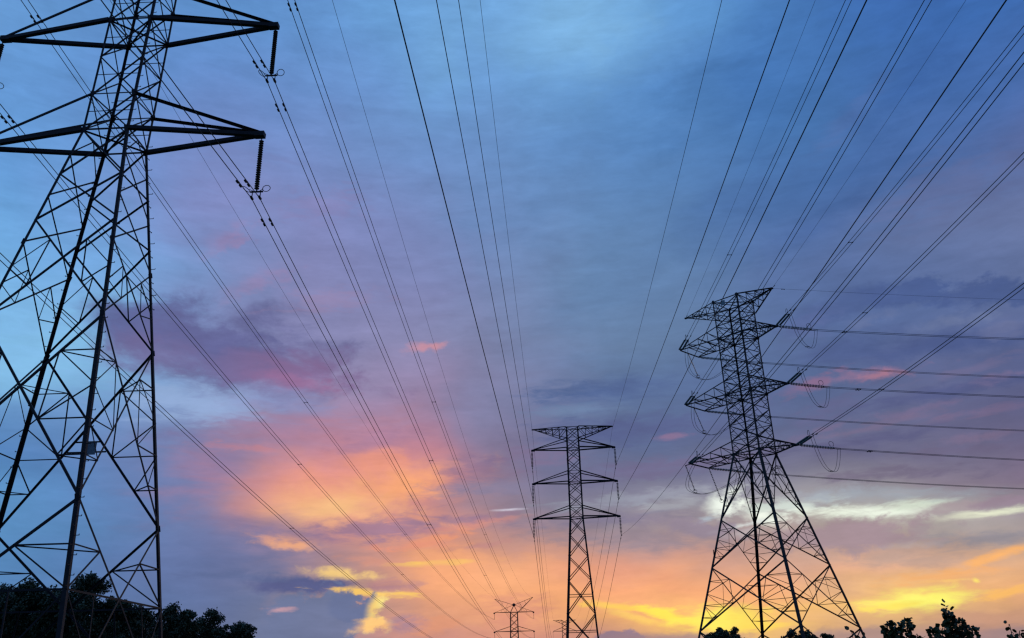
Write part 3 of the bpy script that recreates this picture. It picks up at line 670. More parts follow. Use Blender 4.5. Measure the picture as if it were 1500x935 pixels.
# ---- the broad tension pylon on the right
TR = (32.6696, 123.1887, -0.80223)
R_ = Pylon('steel_pylon', (TR[0], TR[1], 0), TR[2], [(0, 9.02), (30.0, 2.135), (46.8, 2.11), (52.6, 2.155)],
           label='broad splay-legged lattice pylon on the right where the lines bend away', cat='pylon')
R_.legs(lambda h: .31 if h < 30 else .19, [0, 7.9, 15.45, 21.4, 30.0, 38.4, 46.83, 52.6])
R_.big_panel(30.0, 21.4, .16, .07); R_.big_panel(21.4, 15.45, .15, .065); R_.big_panel(15.45, 7.9, .16, .065)
for fc in FACES:
    for u in (-1, 1):
        R_.fine.angle(R_.F(fc, u, 7.9), R_.F(fc, -u * .0, 4.0), .16, FACES[fc][2]); R_.fine.angle(R_.F(fc, 0, 4.0), R_.F(fc, u, .4), .15, FACES[fc][2])
    R_.fine.angle(R_.F(fc, -1, 4.0), R_.F(fc, 1, 4.0), .13, FACES[fc][2])
lv = [30.0, 31.8, 34.0, 36.2, 38.4, 40.4, 42.4, 44.6, 46.83, 48.75, 50.7, 52.6]
for h2, h1 in zip(lv, lv[1:]):
    R_.X(h1, h2, .12)
    for fc in FACES:
        for u0 in (-1, 1):
            g = R_.F(fc, u0, (h1 + h2) / 2)
            for t in (.25,):
                R_.fine.angle(g, R_.diag(fc, u0, h1, h2, t), .06, FACES[fc][2]); R_.fine.angle(g, R_.diag(fc, -u0, h1, h2, 1 - t), .06, FACES[fc][2])
for h in (30.0, 38.4, 46.83, 52.6): R_.ring(h, .16, True, .12)
for h in (31.8, 40.4, 48.75, 50.7, 34.0, 42.4): R_.ring(h, .10, False)
for h, xr, xl, ht in ((46.83, 6.5, 8.72, 48.75), (38.4, 6.74, 8.8, 40.4), (30.0, 6.6, 9.26, 31.8)):
    R_.arm(1, xr, h, ht, .19, .16, panels=3, lace=.085)
    R_.arm(-1, xl, h, ht, .20, .18, ytips=(-2.3, 2.4), panels=3, lace=.09)
R_.arm(1, 6.7, 52.6, 50.7, .18, .16, panels=3, lace=.08); R_.arm(-1, 8.67, 52.6, 50.7, .18, .16, panels=3, lace=.08)
R_.m('outrigger', (-9.0, -2.25, 30.0), (-10.15, -2.15, 29.95), .15)
pt = R_.F('near', -.15, 52.3)
MB().box(pt + Vector((-.35, -.1, -.35)), pt + Vector((.35, -.1, -.35)), .04, .75, (0, 0, 1)).build('number_plate', M_PLATE, R_.root)
pt = R_.P('A', 17.2)
MB().box(pt + Vector((.05, -.1, -.45)), pt + Vector((.05, -.1, .45)), .3, .06, (1, 1, 0)).build('number_plate', M_STEEL, R_.root)
R_.gussets((30.0, 38.4, 46.83, 52.6), .5)
R_.done()

# ---- two pylons far down the lines
FX, FY, FYAW = (-2.968, 447.99, -0.0525)
F_ = Pylon('steel_pylon', (FX, FY, 0), FYAW, [(0, 4.2), (18.5, 2.0), (34.4, 1.75), (37.4, .12)],
           label='small distant pylon with raised horns and a knob at its peak, far down the line', cat='pylon')
F_.legs(lambda h: .30, [0, 18.5, 34.4])
for h1, h2 in ((34.4, 31.6), (31.6, 28.5), (28.5, 26.3), (26.3, 23.3), (23.3, 20.5), (20.5, 18.5), (18.5, 14), (14, 8.5), (8.5, .5)): F_.X(h1, h2, .17)
for h in (34.4, 26.3, 18.5): F_.ring(h, .2, False)
knob = Vector((0, 0, 37.6))
for q in 'ABCD': F_.m('peak_strut', F_.P(q, 34.4), knob, .18, (SG[q][0], SG[q][1], 0))
MB().lathe(knob - Vector((0, 0, .7)), knob + Vector((0, 0, .7)), [(0, .2), (.2, .65), (.5, .8), (.8, .65), (1, .2)], 12).build('peak_knob', M_STEEL, F_.root)
for sd in (-1, 1):
    tip = Vector((sd * 8.9, 0, 40.6 + sd * .2)); horn = empty('earth_horn', (0, 0, 0)); horn.parent = F_.root
    ps = [F_.P('A' if sd < 0 else 'C', 34.4), F_.P('B' if sd < 0 else 'D', 34.4), knob]
    for p in ps: MB().angle(p, tip, .2, (0, 0, 1)).build('chord', M_STEEL, horn)
    for t in (.3, .55, .8): MB().angle(ps[0].lerp(tip, t), knob.lerp(tip, t), .1).build('strut', M_STEEL, horn)
    aa = empty('cross_arm', (0, 0, 0)); aa.parent = F_.root; t1 = Vector((sd * 9.1, 0, 34.4))
    for p, w_ in ((ps[0], .22), (ps[1], .22), (knob, .16)): MB().angle(p, t1, w_, (0, 0, -1)).build('chord', M_STEEL, aa)
    for t in (.3, .6): MB().angle(ps[0].lerp(t1, t), knob.lerp(t1, t), .1).build('strut', M_STEEL, aa)
    for h, ht in ((26.3, 28.5), (18.5, 20.5)): F_.arm(sd, 9.1, h, ht, .22, .16)
F_.done()
DX, DY, DYAW = (25.228, 559.43, -0.0383)
D_ = Pylon('steel_pylon', (DX, DY, 0), DYAW, [(0, 3.6), (16, 1.7), (37.8, 1.55)],
           label='tiny farthest pylon with a flat top, seen behind the slim middle pylon', cat='pylon')
D_.legs(lambda h: .3, [0, 16, 37.8])
for h1, h2 in ((37.8, 36), (36, 34.0), (34.0, 32.1), (32.1, 29), (29, 26), (26, 24), (24, 20), (20, 16), (16, 9), (9, .5)): D_.X(h1, h2, .16)
for sd in (-1, 1):
    D_.arm(sd, 6.4, 37.8, 36.0, .18, .14, panels=2, lace=.1)
    for h, ht in ((32.1, 34.0), (24.0, 26.0), (16.0, 18.0)): D_.arm(sd, 6.5, h, ht, .26, .16)
D_.done()

# ---------------------------------------------------------------- suspension insulators
def loc2w(T, x, y, z): c, s = math.cos(T[2]), math.sin(T[2]); return Vector((T[0] + x * c - y * s, T[1] + x * s + y * c, z))
WHERE_L = {(1, 40.45): ('upper', 'right'), (1, 32.0): ('lower', 'right'), (-1, 40.45): ('upper', 'left'), (-1, 32.0): ('lower', 'left')}
def hang_double(x, h, label):
    """long string of discs with a yoke, two arcing rings and two clamps (twin cables)."""
    tip = loc2w(TL, x, 0, h); bot = loc2w(TL, x + .12, 0, h)
    o = empty('suspension_insulator', tip, TL[2], label=label, cat='insulator', group='insulator strings on the left pylon')
    def V(dx, dy, dz): return Vector((dx, dy, dz))
    MB().tube([V(0, 0, .0), V(.02, 0, -.42)], .035).build('hanger', M_STEEL, o)
    MB().discs(V(.02, 0, -.40), V(.10, 0, -3.85), 22, .150, 12).build('insulator_discs', M_GLAZE, o, 'stuff', True)
    MB().box(V(-.26, 0, -4.0), V(.50, 0, -4.0), .05, .10).build('yoke_plate', M_STEEL, o)
    MB().tube([V(.11, 0, -3.82), V(.12, 0, -4.0)], .04).build('link', M_STEEL, o)
    for sd in (-1, 1):
        c = V(.12 + sd * .56 - (.08 if sd < 0 else 0), 0, -3.80)
        MB().tube([c + V(.20 * math.cos(a), .30 * math.sin(a), .10 * math.cos(a) * sd) for a in [2 * math.pi * k / 20 for k in range(20)]], .022, 5, True).build('arcing_ring', M_STEEL, o)
        MB().tube([V(.12 + sd * .12, 0, -3.98), c - V(sd * .18, 0, .02)], .02, 5).build('ring_arm', M_STEEL, o)
        MB().tube([V(.12 + sd * .24, 0, -4.0), V(.12 + sd * .24, 0, -4.34)], .03, 5).build('link', M_STEEL, o)
        MB().tube([V(.12 + sd * .24, -.22, -4.40), V(.12 + sd * .24, -.1, -4.42), V(.12 + sd * .24, .1, -4.42), V(.12 + sd * .24, .22, -4.40)], [.04, .085, .085, .04], 6).build('suspension_clamp', M_STEEL, o)
for (sd, h), (a, b) in WHERE_L.items():
    hang_double(sd * 9.1 if sd < 0 else 9.05, h, f'long dark insulator string under the {b} tip of the {a} visible arm, left pylon')
hang_double(9.05, 48.9, 'insulator string whose clamps touch the top edge, right arm of the left pylon')
hang_double(-9.1, 48.9, 'insulator string above the frame over the top left corner, left pylon')

for sd, side in ((-1, 'left'), (1, 'right')):
    for x, h, nm in ((7.08, 38.38, 'top'), (7.10, 32.72, 'middle'), (7.13, 27.0, 'lowest')):
        o = empty('suspension_insulator', loc2w(TC, sd * x, 0, h), TC[2], label=f'beaded insulator string hanging from the {nm} {side} arm of the slim middle pylon', cat='insulator', group='insulator strings on the middle pylon')
        MB().tube([(0, 0, 0), (0, 0, -.32)], .03, 5).build('hanger', M_STEEL, o)
        MB().discs((0, 0, -.3), (0, 0, -2.75), 11, .21, 10).build('insulator_discs', M_GLAZE, o, 'stuff', True)
        MB().tube([(0, -.25, -2.93), (0, -.1, -2.95), (0, .1, -2.95), (0, .25, -2.93)], [.04, .1, .1, .04], 6).build('suspension_clamp', M_STEEL, o)
        MB().tube([(0, 0, -2.72), (0, 0, -2.95)], .03, 5).build('link', M_STEEL, o)
for sd, side in ((-1, 'left'), (1, 'right')):
    for h, nm in ((34.4, 'top'), (26.3, 'second'), (18.5, 'third')):
        T = (FX, FY, FYAW); o = empty('suspension_insulator', loc2w(T, sd * 9.1, 0, h), T[2], label=f'faint insulator string under the {nm} {side} arm of the small horned pylon', cat='insulator', group='insulator strings on the distant horned pylon')
        MB().discs((0, 0, -.1), (0, 0, -2.9), 10, .17, 8).build('insulator_discs', M_GLAZE, o, 'stuff', True)
        MB().box((-.45, 0, -.25), (.3, 0, -.1), .55, .5).build('tip_fitting', M_STEEL, o)
    for h, nm in ((32.1, 'top'), (24.0, 'second'), (16.0, 'third')):
        T = (DX, DY, DYAW); o = empty('suspension_insulator', loc2w(T, sd * 6.5, 0, h), T[2], label=f'tiny insulator string at the {nm} {side} arm end of the farthest pylon', cat='insulator', group='insulator strings on the farthest pylon')
        MB().discs((0, 0, 0), (-sd * -.35, 0, -.9), 5, .2, 8).build('insulator_discs', M_GLAZE, o, 'stuff', True)

# ---------------------------------------------------------------- cables
# start point, heading, slope, curvature, length: each cable hangs as z = z0 + a s + b s^2 in its vertical plane
WIRES = {
    'Ci_eR': [[16.528, 152.321, 41.6], 3.18039, -0.07317, 0.000214, 230],
    'Ci_r1': [[16.707, 152.306, 35.43], 3.18093, -0.08574, 0.0001516, 230],
    'Ci_r2': [[16.727, 152.305, 29.77], 3.18111, -0.08704, 0.0001613, 230],
    'Ci_r3': [[16.757, 152.302, 24.05], 3.2022, -0.11995, 0.0002222, 230],
    'Ci_eL': [[2.772, 153.431, 41.6], 3.19536, 0.09589, 0.0004482, 230],
    'Ci_l1': [[2.593, 153.445, 35.43], 3.19886, 0.05547, 0.0003579, 230],
    'Ci_l2': [[2.573, 153.447, 29.77], 3.19932, 0.02517, 0.0003209, 230],
    'Ci_l3': [[2.543, 153.449, 24.05], 3.2012, 0.00689, 0.0002186, 230],
    'Lf_R1': [[-14.942, 45.297, 44.45], 0.05232, -0.12074, 0.0002199, 402.8],
    'Lf_R2': [[-14.942, 45.297, 36.0], 0.05232, -0.11896, 0.0002183, 402.8],
    'Lf_R3': [[-14.942, 45.297, 27.55], 0.05232, -0.11438, 0.0002097, 402.8],
    'Lf_L1': [[-33.078, 46.009, 44.45], 0.05219, -0.10015, 0.0001688, 403.0],
    'Lf_L2': [[-33.078, 46.009, 36.0], 0.05219, -0.10268, 0.0001778, 403.0],
    'Lf_L3': [[-33.078, 46.009, 27.55], 0.05219, -0.1034, 0.0001824, 403.0],
    'Lf_eR': [[-14.912, 45.296, 54.0], 0.05125, -0.14526, 0.000278, 402.8],
    'Lf_eL': [[-33.298, 46.018, 54.0], 0.05373, -0.09921, 0.0001637, 403.0],
    'Lb_R2': [[-14.942, 45.297, 36.0], 3.23235, -0.05018, 0.0004, 230],
    'Lb_R3': [[-14.942, 45.297, 27.55], 3.22974, -0.02478, 0.0004243, 230],
    'Ri_l1': [[25.078, 122.193, 46.63], 3.11665, 0.00866, 0.0004442, 230],
    'Ri_l2': [[25.057, 122.214, 38.2], 3.10748, 0.01248, 0.0003923, 230],
    'Ri_l3': [[24.919, 122.789, 29.8], 3.09776, 0.00381, 0.0003103, 230],
    'Ri_r1': [[37.383, 112.919, 46.63], 3.11122, -0.04502, 0.0004402, 230],
    'Ri_r2': [[37.55, 112.747, 38.2], 3.10556, -0.03406, 0.0003895, 230],
    'Ri_r3': [[37.453, 112.847, 29.8], 3.1104, -0.04883, 0.00043, 230],
    'Ri_eL': [[26.643, 129.422, 52.6], 3.10143, 0.08078, 0.0003638, 230],
    'Ri_eR': [[37.327, 118.372, 52.6], 3.10342, -0.00063, 0.0003689, 230],
    'Ro_l1': [[33.824, 131.649, 46.33], 1.46404, -0.06554, 0.0004334, 260],
    'Ro_l2': [[33.847, 131.769, 37.9], 1.46587, -0.06721, 0.0004038, 260],
    'Ro_l3': [[33.88, 132.454, 29.5], 1.46219, -0.07556, 0.0004614, 260],
    'Ro_r1': [[42.757, 119.101, 46.33], 1.46591, -0.04052, 0.0004027, 260],
    'Ro_r2': [[42.924, 118.929, 37.9], 1.46725, -0.05085, 0.0003802, 260],
    'Ro_r3': [[42.827, 119.029, 29.5], 1.46644, -0.06603, 0.0003915, 260],
    'Ro_eR': [[37.327, 118.372, 52.6], 1.46959, -0.04154, 0.0003364, 260],
    'Co_l1': [[2.593, 153.445, 35.43], 0.03995, -0.13163, 0.0003, 406.6],
    'Co_l2': [[2.573, 153.447, 29.77], 0.03976, -0.11451, 0.0002425, 406.6],
    'Co_l3': [[2.543, 153.449, 24.05], 0.03959, -0.10541, 0.0002045, 406.6],
    'Co_r1': [[16.707, 152.306, 35.43], 0.03664, -0.09413, 0.0002075, 407.2],
    'Co_r2': [[16.727, 152.305, 29.77], 0.03684, -0.09433, 0.0001927, 407.2],
    'Co_r3': [[16.757, 152.302, 24.05], 0.03701, -0.11896, 0.0002376, 407.2],
    'Co_eR': [[16.528, 152.321, 41.6], 0.03708, -0.06716, 0.000142, 407.1],
    'Co_eL': [[2.772, 153.431, 41.6], 0.03951, -0.04471, 8.7e-05, 406.6],
    'Lb_R1': [[-14.942, 45.297, 44.45], 3.23235, -0.092, 0.0004, 230],
    'Lb_L1': [[-33.078, 46.009, 44.45], 3.23235, -0.092, 0.0004, 230],
    'Lb_L2': [[-33.078, 46.009, 36.0], 3.23235, -0.092, 0.0004, 230],
    'Lb_L3': [[-33.078, 46.009, 27.55], 3.23235, -0.092, 0.0004, 230],
    'Lb_eR': [[-14.912, 45.296, 54.0], 3.23235, -0.069, 0.0003, 230],
    'Lb_eL': [[-33.298, 46.018, 54.0], 3.23235, -0.069, 0.0003, 230],
    'Ro_eL': [[26.643, 129.422, 52.6], 1.46608, -0.104, 0.0004, 260]}
def wpt(key, s, off=0.0, dz=0.0):
    W, ph, a, b, Ln = WIRES[key]
    return Vector((W[0] + s * math.sin(ph) + off * math.cos(ph), W[1] + s * math.cos(ph) - off * math.sin(ph), W[2] + a * s + b * s * s + dz))
def cable(key, r, label, group, off=0.0, dampers=(), name='conductor_cable', s0=0.0, n=90, dsize=1.0):
    Ln = WIRES[key][4]; ss = [s0 + (Ln - s0) * (i / n) ** 1.5 for i in range(n + 1)]
    o = MB().tube([wpt(key, s, off) for s in ss], r, 6).build(name, M_WIRE, None, smooth=True)
    tag(o, label, 'earth wire' if 'earth' in name else 'power cable', group)
    for s in dampers:
        p = wpt(key, s, off); d = (wpt(key, s + .1, off) - p).normalized(); q = p + Vector((0, 0, -.10 * dsize)); b = MB()
        for e in (-1, 1):
            c = q + d * e * .24 * dsize
            b.tube([c - d * .13 * dsize, c - d * .1 * dsize, c + d * .1 * dsize, c + d * .13 * dsize], [.03 * dsize, .075 * dsize, .075 * dsize, .03 * dsize], 6)
        b.tube([q - d * .2 * dsize, q + d * .2 * dsize], .016 * dsize, 4); b.box(p + Vector((0, 0, .03)), q, .05 * dsize)
        b.build('vibration_damper', M_STEEL, o)
    return o
ARM = {'1': 'top', '2': 'middle', '3': 'lowest'}
for k in ('R1', 'R2', 'R3', 'L1', 'L2', 'L3'):
    side = 'right' if k[0] == 'R' else 'left'; lv_ = {'1': 'topmost', '2': 'middle', '3': 'lowest'}[k[1]]
    for off, tw in ((-.24, 'left'), (.24, 'right')):
        cable('Lf_' + k, .027, f'{tw} cable of the pair running ahead from the {lv_} {side} arm of the left pylon', 'twin cables from the left pylon to the horned pylon', off, (2.3,))
        cable('Lb_' + k, .027, f'{tw} cable of the pair coming overhead to the {lv_} {side} arm of the left pylon', 'twin cables over the camera to the left pylon', off, (2.0,))
for k, side in (('eR', 'right'), ('eL', 'left')):
    cable('Lf_' + k, .017, f'thin earth wire running ahead from the {side} peak of the left pylon', 'earth wires of the left line', name='earth_wire')
    cable('Lb_' + k, .013, f'thin earth wire coming over the camera to the {side} peak of the left pylon', 'earth wires of the left line', name='earth_wire')
for k, side in (('l', 'left'), ('r', 'right')):
    for n_ in '123':
        cable('Ci_' + k + n_, {'r3': .014, 'l3': .034}.get(k + n_, .027), f'single cable passing overhead to the {ARM[n_]} {side} arm of the middle pylon', 'overhead cables of the middle line', dampers=(1.6,), dsize=.9)
        cable('Co_' + k + n_, .033, f'single cable running beyond the {ARM[n_]} {side} arm of the middle pylon', 'cables of the middle line beyond the pylon', dampers=(1.6,), dsize=.9)
    e = 'e' + k.upper()
    cable('Ci_' + e, .018, f'thin earth wire passing overhead to the {side} end of the middle pylon top', 'earth wires of the middle line', name='earth_wire')
    cable('Co_' + e, .016, f'thin earth wire beyond the {side} end of the middle pylon top', 'earth wires of the middle line', name='earth_wire')
    for n_ in '123':
        for off, tw in ((-.24, 'left'), (.24, 'right')):
            cable('Ri_' + k + n_, .030, f'{tw} cable of the steep pair reaching the {ARM[n_]} {side} arm of the right pylon', 'twin cables coming overhead to the right pylon', off, (1.2,), dsize=.8)
            cable('Ro_' + k + n_, .030, f'{"nearer" if off > 0 else "farther"} cable of the level pair leaving the {ARM[n_]} {side} arm of the right pylon', 'twin cables leaving the right pylon sideways', off, (4.2,), dsize=.8)
    cable('Ri_' + e, .016, f'thin earth wire coming overhead to the {side} peak of the right pylon', 'earth wires of the right line', name='earth_wire', dampers=(1.0,), dsize=.7)
    if k == 'r': cable('Ro_' + e, .014, f'thin earth wire leaving the {side} peak of the right pylon sideways', 'earth wires of the right line', name='earth_wire', dampers=(1.6,), dsize=.7)
SPACERS = [('Lf_L1', 74.8), ('Lf_L2', 74.5), ('Lf_L3', 73.5), ('Lf_R1', 72.9), ('Lf_R2', 71.6), ('Lf_R3', 71.1), ('Lf_R1', 150.9), ('Lf_R2', 150.3), ('Lf_L1', 158.2), ('Lf_L2', 156.2), ('Ri_l1', 26.7), ('Ri_r1', 22.8), ('Ri_r2', 21.8), ('Ri_r3', 22.3)]
seen = {}
for key, s in SPACERS:
    seen[key] = seen.get(key, 0) + 1
    ln = {'Lf': 'left pylon', 'Ri': 'right pylon'}[key[:2]]; sd = 'right' if key[3] in 'Rr' else 'left'
    p0, p1 = wpt(key, s, -.24), wpt(key, s, .24); d = (wpt(key, s + .1) - wpt(key, s)).normalized()
    o = empty('cable_spacer', (p0 + p1) / 2, 0, label=f'{"farther" if seen[key] > 1 else "nearer"} spacer bar on the twin cables of the {ARM[key[4]]} {sd} arm, {ln}', cat='spacer', group='spacer bars between twin cables')
    c = (p0 + p1) / 2
    MB().box(p0 - c, p1 - c, .05, .05).build('bar', M_STEEL, o)
    for p in (p0, p1): MB().tube([p - c - d * .12, p - c + d * .12], .055, 6).build('clamp', M_STEEL, o)

# ---------------------------------------------------------------- tension strings and jumpers on the right pylon
def tension(tip, key, label):
    end = wpt(key, 0); d = (end - tip).normalized(); side = Vector((d.y, -d.x, 0)).normalized()
    o = empty('tension_insulator', tip, 0, label=label, cat='insulator', group='tension insulators on the right pylon')
    Ln = (end - tip).length
    V = lambda s, x, z=0: d * s + side * x + Vector((0, 0, z))
    MB().box(V(0, 0), V(.45, 0), .10).build('shackle', M_STEEL, o)
    MB().box(V(.45, -.3), V(.45, .3), .12, .05).build('yoke_plate', M_STEEL, o)
    for x in (-.24, .24): MB().discs(V(.5, x), V(Ln - .75, x), 20, .14, 8).build('insulator_discs', M_GLASS, o, 'stuff', True)
    MB().box(V(Ln - .7, -.32), V(Ln - .7, .32), .14, .05).build('yoke_plate', M_STEEL, o)
    for x in (-.24, .24): MB().box(V(Ln - .7, x), V(Ln + .15, x), .07).build('dead_end_clamp', M_STEEL, o)
    cr = V(Ln - .95, 0, .55)
    MB().tube([cr + d * .32 * math.cos(a) + Vector((0, 0, .34 * math.sin(a))) for a in [math.pi * (-.35 + 1.7 * k / 14) for k in range(15)]], .03, 5).build('arcing_ring', M_STEEL, o)
    return end, side
def jumper(e0, e1, low, label, side0, side1):
    o = empty('jumper_loop', (e0 + e1) / 2, 0, label=label, cat='jumper cable', group='jumper loops on the right pylon'); c = (e0 + e1) / 2
    ctrl = low * 2 - (e0 + e1) / 2
    for off in (-.2, .2):
        pts = []
        for i in range(25):
            t = i / 24; sh = math.sin(math.pi * t)
            p = e0.lerp(e1, t); pk = (e0 + e1) / 2
            fl = 1 - abs(2 * t - 1) ** 2.6
            p = p + (low - pk) * fl + (side0 if t < .5 else side1) * off
            pts.append(p - c)
        MB().tube(pts, .026, 6).build('jumper_strand', M_WIRE, o, smooth=True)
    MB().box(low - c - Vector((.3, 0, 0)), low - c + Vector((.3, 0, 0)), .07).build('spacer_bar', M_STEEL, o)
for n_, h, xr, xl in (('1', 46.83, 6.5, 8.72), ('2', 38.4, 6.74, 8.8), ('3', 30.0, 6.6, 9.26)):
    a = ARM[n_]
    tr = loc2w(TR, xr, 0, h); tl0 = loc2w(TR, -xl, -2.3, h); tl1 = loc2w(TR, -xl, 2.4, h)
    e0, s0 = tension(tr, 'Ri_r' + n_, f'greenish double insulator reaching up from the {a} right arm of the right pylon')
    e1, s1 = tension(tr, 'Ro_r' + n_, f'double insulator running sideways from the {a} right arm of the right pylon')
    mid = (e0 + e1) / 2; jumper(e0, e1, mid + Vector((0, 0, -3.7)), f'hanging jumper loop beyond the {a} right arm tip of the right pylon', s0, s0)
    e0, s0 = tension(tl0, 'Ri_l' + n_, f'greenish double insulator reaching up from the {a} left arm of the right pylon')
    e1, s1 = tension(tl1, 'Ro_l' + n_, f'double insulator running sideways from the {a} left arm of the right pylon')
    outer = loc2w(TR, -xl - .0, -.3, h) if n_ != '3' else loc2w(TR, -10.1, -2.15, h)
    low = outer + Vector((1.2, 0.6, -3.7)) if n_ != '3' else outer + Vector((1.0, .3, -3.9))
    jumper(e0, e1, low, f'jumper loop slung under the {a} left arm of the right pylon', s0, s0)
    for k, (top, bt) in enumerate([(outer, low + Vector((0, 0, .25)))] + ([(tl1, tl1 + Vector((1.3, .3, -4.6)))] if n_ == '3' else [])):
        o = empty('jumper_insulator', top, 0, label=f'{"outer" if k == 0 else "inner"} slanting insulator string under the {a} left arm of the right pylon', cat='insulator', group='jumper insulators on the right pylon')
        MB().discs(Vector((0, 0, -.1)), bt - top, 20, .13, 8).build('insulator_discs', M_GLAZE, o, 'stuff', True)
        MB().tube([(bt - top) + Vector((.28 * math.cos(q), 0, .22 * math.sin(q))) for q in [2 * math.pi * i / 14 for i in range(14)]], .03, 5, True).build('arcing_ring', M_STEEL, o)

# ---------------------------------------------------------------- trees
def leaf_mesh(centres, radii, per, size, seed, flat=.8, aspect=.6):
    g = np.random.default_rng(seed); V = []
    for c, rd in zip(centres, radii):
        n = int(per * (rd / np.mean(radii)) ** 2) + 20
        q = g.normal(size=(n, 3)); q /= np.linalg.norm(q, axis=1)[:, None]
        q *= (g.random((n, 1)) ** .5 * (.75 + .45 * g.random((n, 1)))) * rd; q[:, 2] *= flat; V.append(np.array(c) + q)
    P = np.concatenate(V); n = len(P)
    a = g.normal(size=(n, 3)); a /= np.linalg.norm(a, axis=1)[:, None]
    b = np.cross(a, g.normal(size=(n, 3))); b /= np.linalg.norm(b, axis=1)[:, None]
    s = (size * (.6 + .8 * g.random(n)))[:, None]
    v = np.stack([P - a * s, P + b * s * aspect, P + a * s, P - b * s * aspect], 1).reshape(-1, 3)
    me = bpy.data.meshes.new('crown'); me.vertices.add(4 * n); me.vertices.foreach_set('co', v.ravel())
    me.loops.add(4 * n); me.loops.foreach_set('vertex_index', np.arange(4 * n)); me.polygons.add(n)
    me.polygons.foreach_set('loop_start', np.arange(n) * 4); me.polygons.foreach_set('loop_total', np.full(n, 4))
    me.update(); me.validate(); return me
def tree(name, loc, top, rx, bottom, clumps, per, size, seed, label, group, leafmat=M_LEAF, clump_r=(.35, .85), airy=0.0):
    g = random.Random(seed); o = empty(name, loc, 0, label=label, cat='tree', group=group)
    cz, rz = (top + bottom) / 2, (top - bottom) / 2
    cs, rs = [], []
    for i in range(clumps):
        while True:
            x, y, z = g.uniform(-1, 1), g.uniform(-1, 1), g.uniform(-1, 1); d = x * x + y * y + z * z
            if d < 1 and d > .12 * g.random(): break
        rd = g.uniform(*clump_r)
        lump = 1 + .16 * math.sin(3 * math.atan2(y, x) + seed) + .12 * math.sin(5 * z + seed * 2)
        k = (1 - rd * .45 / rx) * lump; cs.append((x * rx * k, y * rx * k, cz + z * (rz - rd * .35))); rs.append(rd)
    me = leaf_mesh(cs, rs, per, size, seed); me.materials.append(leafmat)
    c = bpy.data.objects.new('crown', me); COL.objects.link(c); c.parent = o
    tr = MB(); base_r = max(.08, rx * .07)
    tr.tube([(0, 0, -.2), (.1, .05, bottom * .5), (.05, -.1, bottom), (-.1, .1, cz), (0, 0, top * .93)], [base_r * 1.4, base_r, base_r * .85, base_r * .5, base_r * .12], 8)
    for i in range(0, len(cs), max(1, len(cs) // 22)):
        p = Vector(cs[i]); q = Vector((0, 0, max(bottom * .7, p.z - rx * .9))); m = q.lerp(p, .5) + Vector((0, 0, .15 * rx))
        tr.tube([q, m, p], [base_r * .4, base_r * .22, base_r * .08], 5)
    tr.build('trunk', M_BARK, o); return o
TG = 'dark trees behind the left pylon'
tree('broadleaf_tree', (-43.5, 78, 0), 10.4, 5.2, 2.2, 264, 270, .10, 11, 'wide dark tree at the left edge of the frame, behind the left pylon', TG)
tree('broadleaf_tree', (-36.8, 72, 0), 10.1, 3.8, 2.2, 195, 270, .10, 12, 'dark tree in the bottom left corner with sky showing through its crown', TG)
tree('broadleaf_tree', (-32.0, 70, 0), 10.1, 3.3, 2.0, 172, 270, .10, 13, 'tallest dark tree of the bottom left clump, behind the third pylon leg', TG)
tree('broadleaf_tree', (-29.3, 71, 0), 8.3, 2.9, 1.6, 138, 270, .10, 14, 'lower dark tree sloping down to the right of the clump by the pylon foot', TG)
tree('broadleaf_tree', (-29.6, 82, 0), 8.8, 2.8, 1.8, 126, 270, .10, 15, 'dark tree right beside the right leg of the left pylon', TG)
tree('broadleaf_tree', (-31.3, 92, 0), 8.5, 3.2, 1.8, 126, 243, .10, 16, 'low flat bush-like tree between the pylon leg and the round tree', TG)
tree('broadleaf_tree', (-28.9, 91, 0), 9.0, 2.4, 2.2, 114, 256, .10, 17, 'round-topped dark tree standing alone right of the left pylon', TG)
tree('broadleaf_tree', (-26.6, 91, 0), 8.6, 1.7, 2.6, 73, 256, .10, 18, 'small narrow dark tree at the right end of the left tree row', TG)
TR2 = 'trees on the horizon under the right pylon'
tree('broadleaf_tree', (34.4, 166, 0), 11.1, 3.9, 3.4, 120, 190, .15, 21, 'round reddish-lit tree between the legs of the right pylon', TR2, clump_r=(.4, .8))
tree('broadleaf_tree', (46.2, 163, 0), 10.2, 3.8, 3.0, 110, 190, .15, 22, 'low spreading tree at the inner right leg of the right pylon', TR2, clump_r=(.4, .8))
tree('broadleaf_tree', (50.2, 160, 0), 9.7, 1.9, 3.0, 50, 190, .15, 23, 'small dark tree just right of the inner leg of the right pylon', TR2, clump_r=(.4, .8))

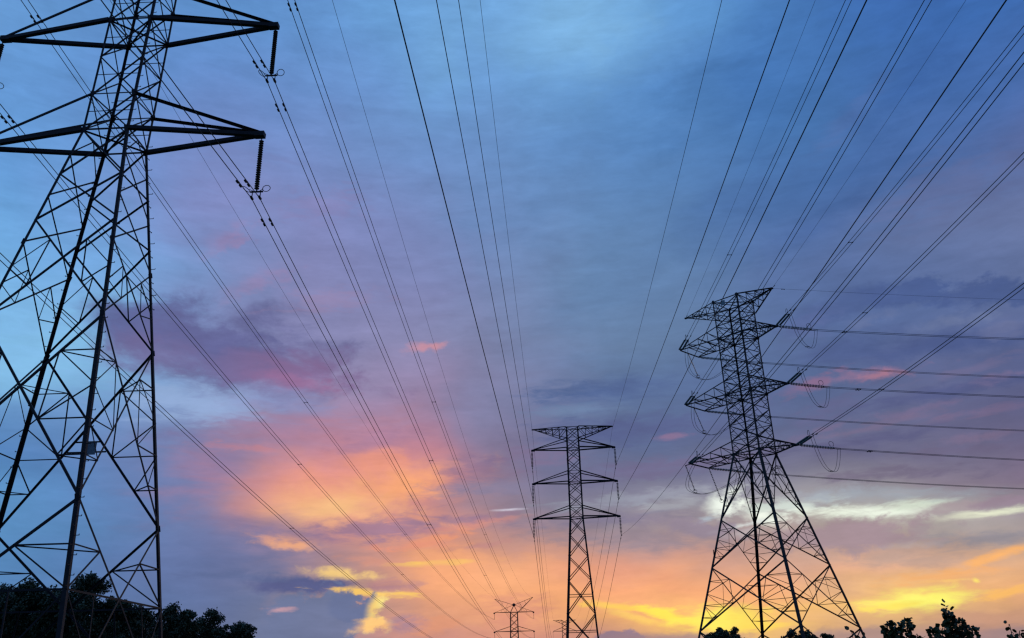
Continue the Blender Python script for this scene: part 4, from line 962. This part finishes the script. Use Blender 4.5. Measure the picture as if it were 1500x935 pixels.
def sapling(loc, stems, seed, label):
    """young tree near the camera: thin stems with big separate leaves."""
    g = np.random.default_rng(seed); o = empty('young_tree', loc, 0, label=label, cat='young tree', group='young broad-leaved trees near the camera')
    tr = MB(); V = []; F = []
    def leaf(p, d, s):
        d = Vector(d).normalized(); w = d.cross(Vector(g.normal(size=3))).normalized(); nrm = d.cross(w); n = len(V)
        V.extend([p, p + d * s * .3 + w * s * .42 - nrm * s * .05, p + d * s * .75 + w * s * .36, p + d * s * 1.05 - nrm * s * .12, p + d * s * .75 - w * s * .36, p + d * s * .3 - w * s * .42 - nrm * s * .05, p + d * s * .5 + nrm * s * .06])
        F.extend([(n, n + 1, n + 6), (n + 1, n + 2, n + 6), (n + 2, n + 3, n + 6), (n + 3, n + 4, n + 6), (n + 4, n + 5, n + 6), (n + 5, n, n + 6)])
    tr.tube([(0, 0, 0), (.02, .01, .6), (0, 0, 1.2)], [.06, .05, .04], 7)
    for (dx, dy, top, spread, nl) in stems:
        base = Vector((0, 0, .9)); tip = Vector((dx, dy, top)); m = base.lerp(tip, .5) + Vector((dx * .25, dy * .2, 0))
        cpts = [base, base.lerp(m, .5), m, m.lerp(tip, .55), tip]; tr.tube(cpts, [.035, .028, .02, .013, .006], 6)
        for i in range(nl):
            t = .25 + .75 * g.random() ** .75; k = t * 4; j = min(int(k), 3); p = cpts[j].lerp(cpts[j + 1], k - j)
            r = spread * (1.08 - t) * g.random() ** .6 + .03; a = g.random() * 6.28
            q = p + Vector((math.cos(a) * r, math.sin(a) * r, g.normal() * .06))
            if i % 5 == 0: tr.tube([p, (p + q) / 2 + Vector((0, 0, .03)), q], [.009, .006, .003], 4)
            leaf(q, (math.cos(a), math.sin(a), g.normal() * .7 - .1), .07 + .06 * g.random())
    tr.build('trunk', M_BARK, o)
    m = MB(); m.v = [tuple(v) for v in V]; m.f = F; m.build('crown', M_LEAF2, o)
sapling((8.0, 20.5, 0), [(-.32, 0, 2.74, .20, 230), (-.1, .1, 2.68, .22, 250), (.10, 0, 2.76, .17, 200), (.28, 0, 2.52, .14, 110)], 31, 'bushy young tree with broad leaves under the yellow glow at bottom right')
sapling((8.85, 20.1, 0), [(.0, 0, 2.90, .13, 330), (-.40, 0, 2.56, .22, 240), (-.18, .1, 2.60, .22, 240), (.20, 0, 2.72, .14, 150), (.42, 0, 2.60, .14, 150), (.12, .1, 2.5, .26, 240)], 32, 'taller young tree with an upright leafy leader against the yellow glow')
sapling((7.15, 20.7, 0), [(-.16, 0, 2.62, .10, 60), (.08, .1, 2.50, .14, 60)], 33, 'small leafy sprig beside the outer right foot of the right pylon')
sapling((9.85, 19.7, 0), [(0, 0, 2.62, .09, 50), (.15, 0, 2.46, .10, 40)], 34, 'single low leafy sprig near the bottom right corner')
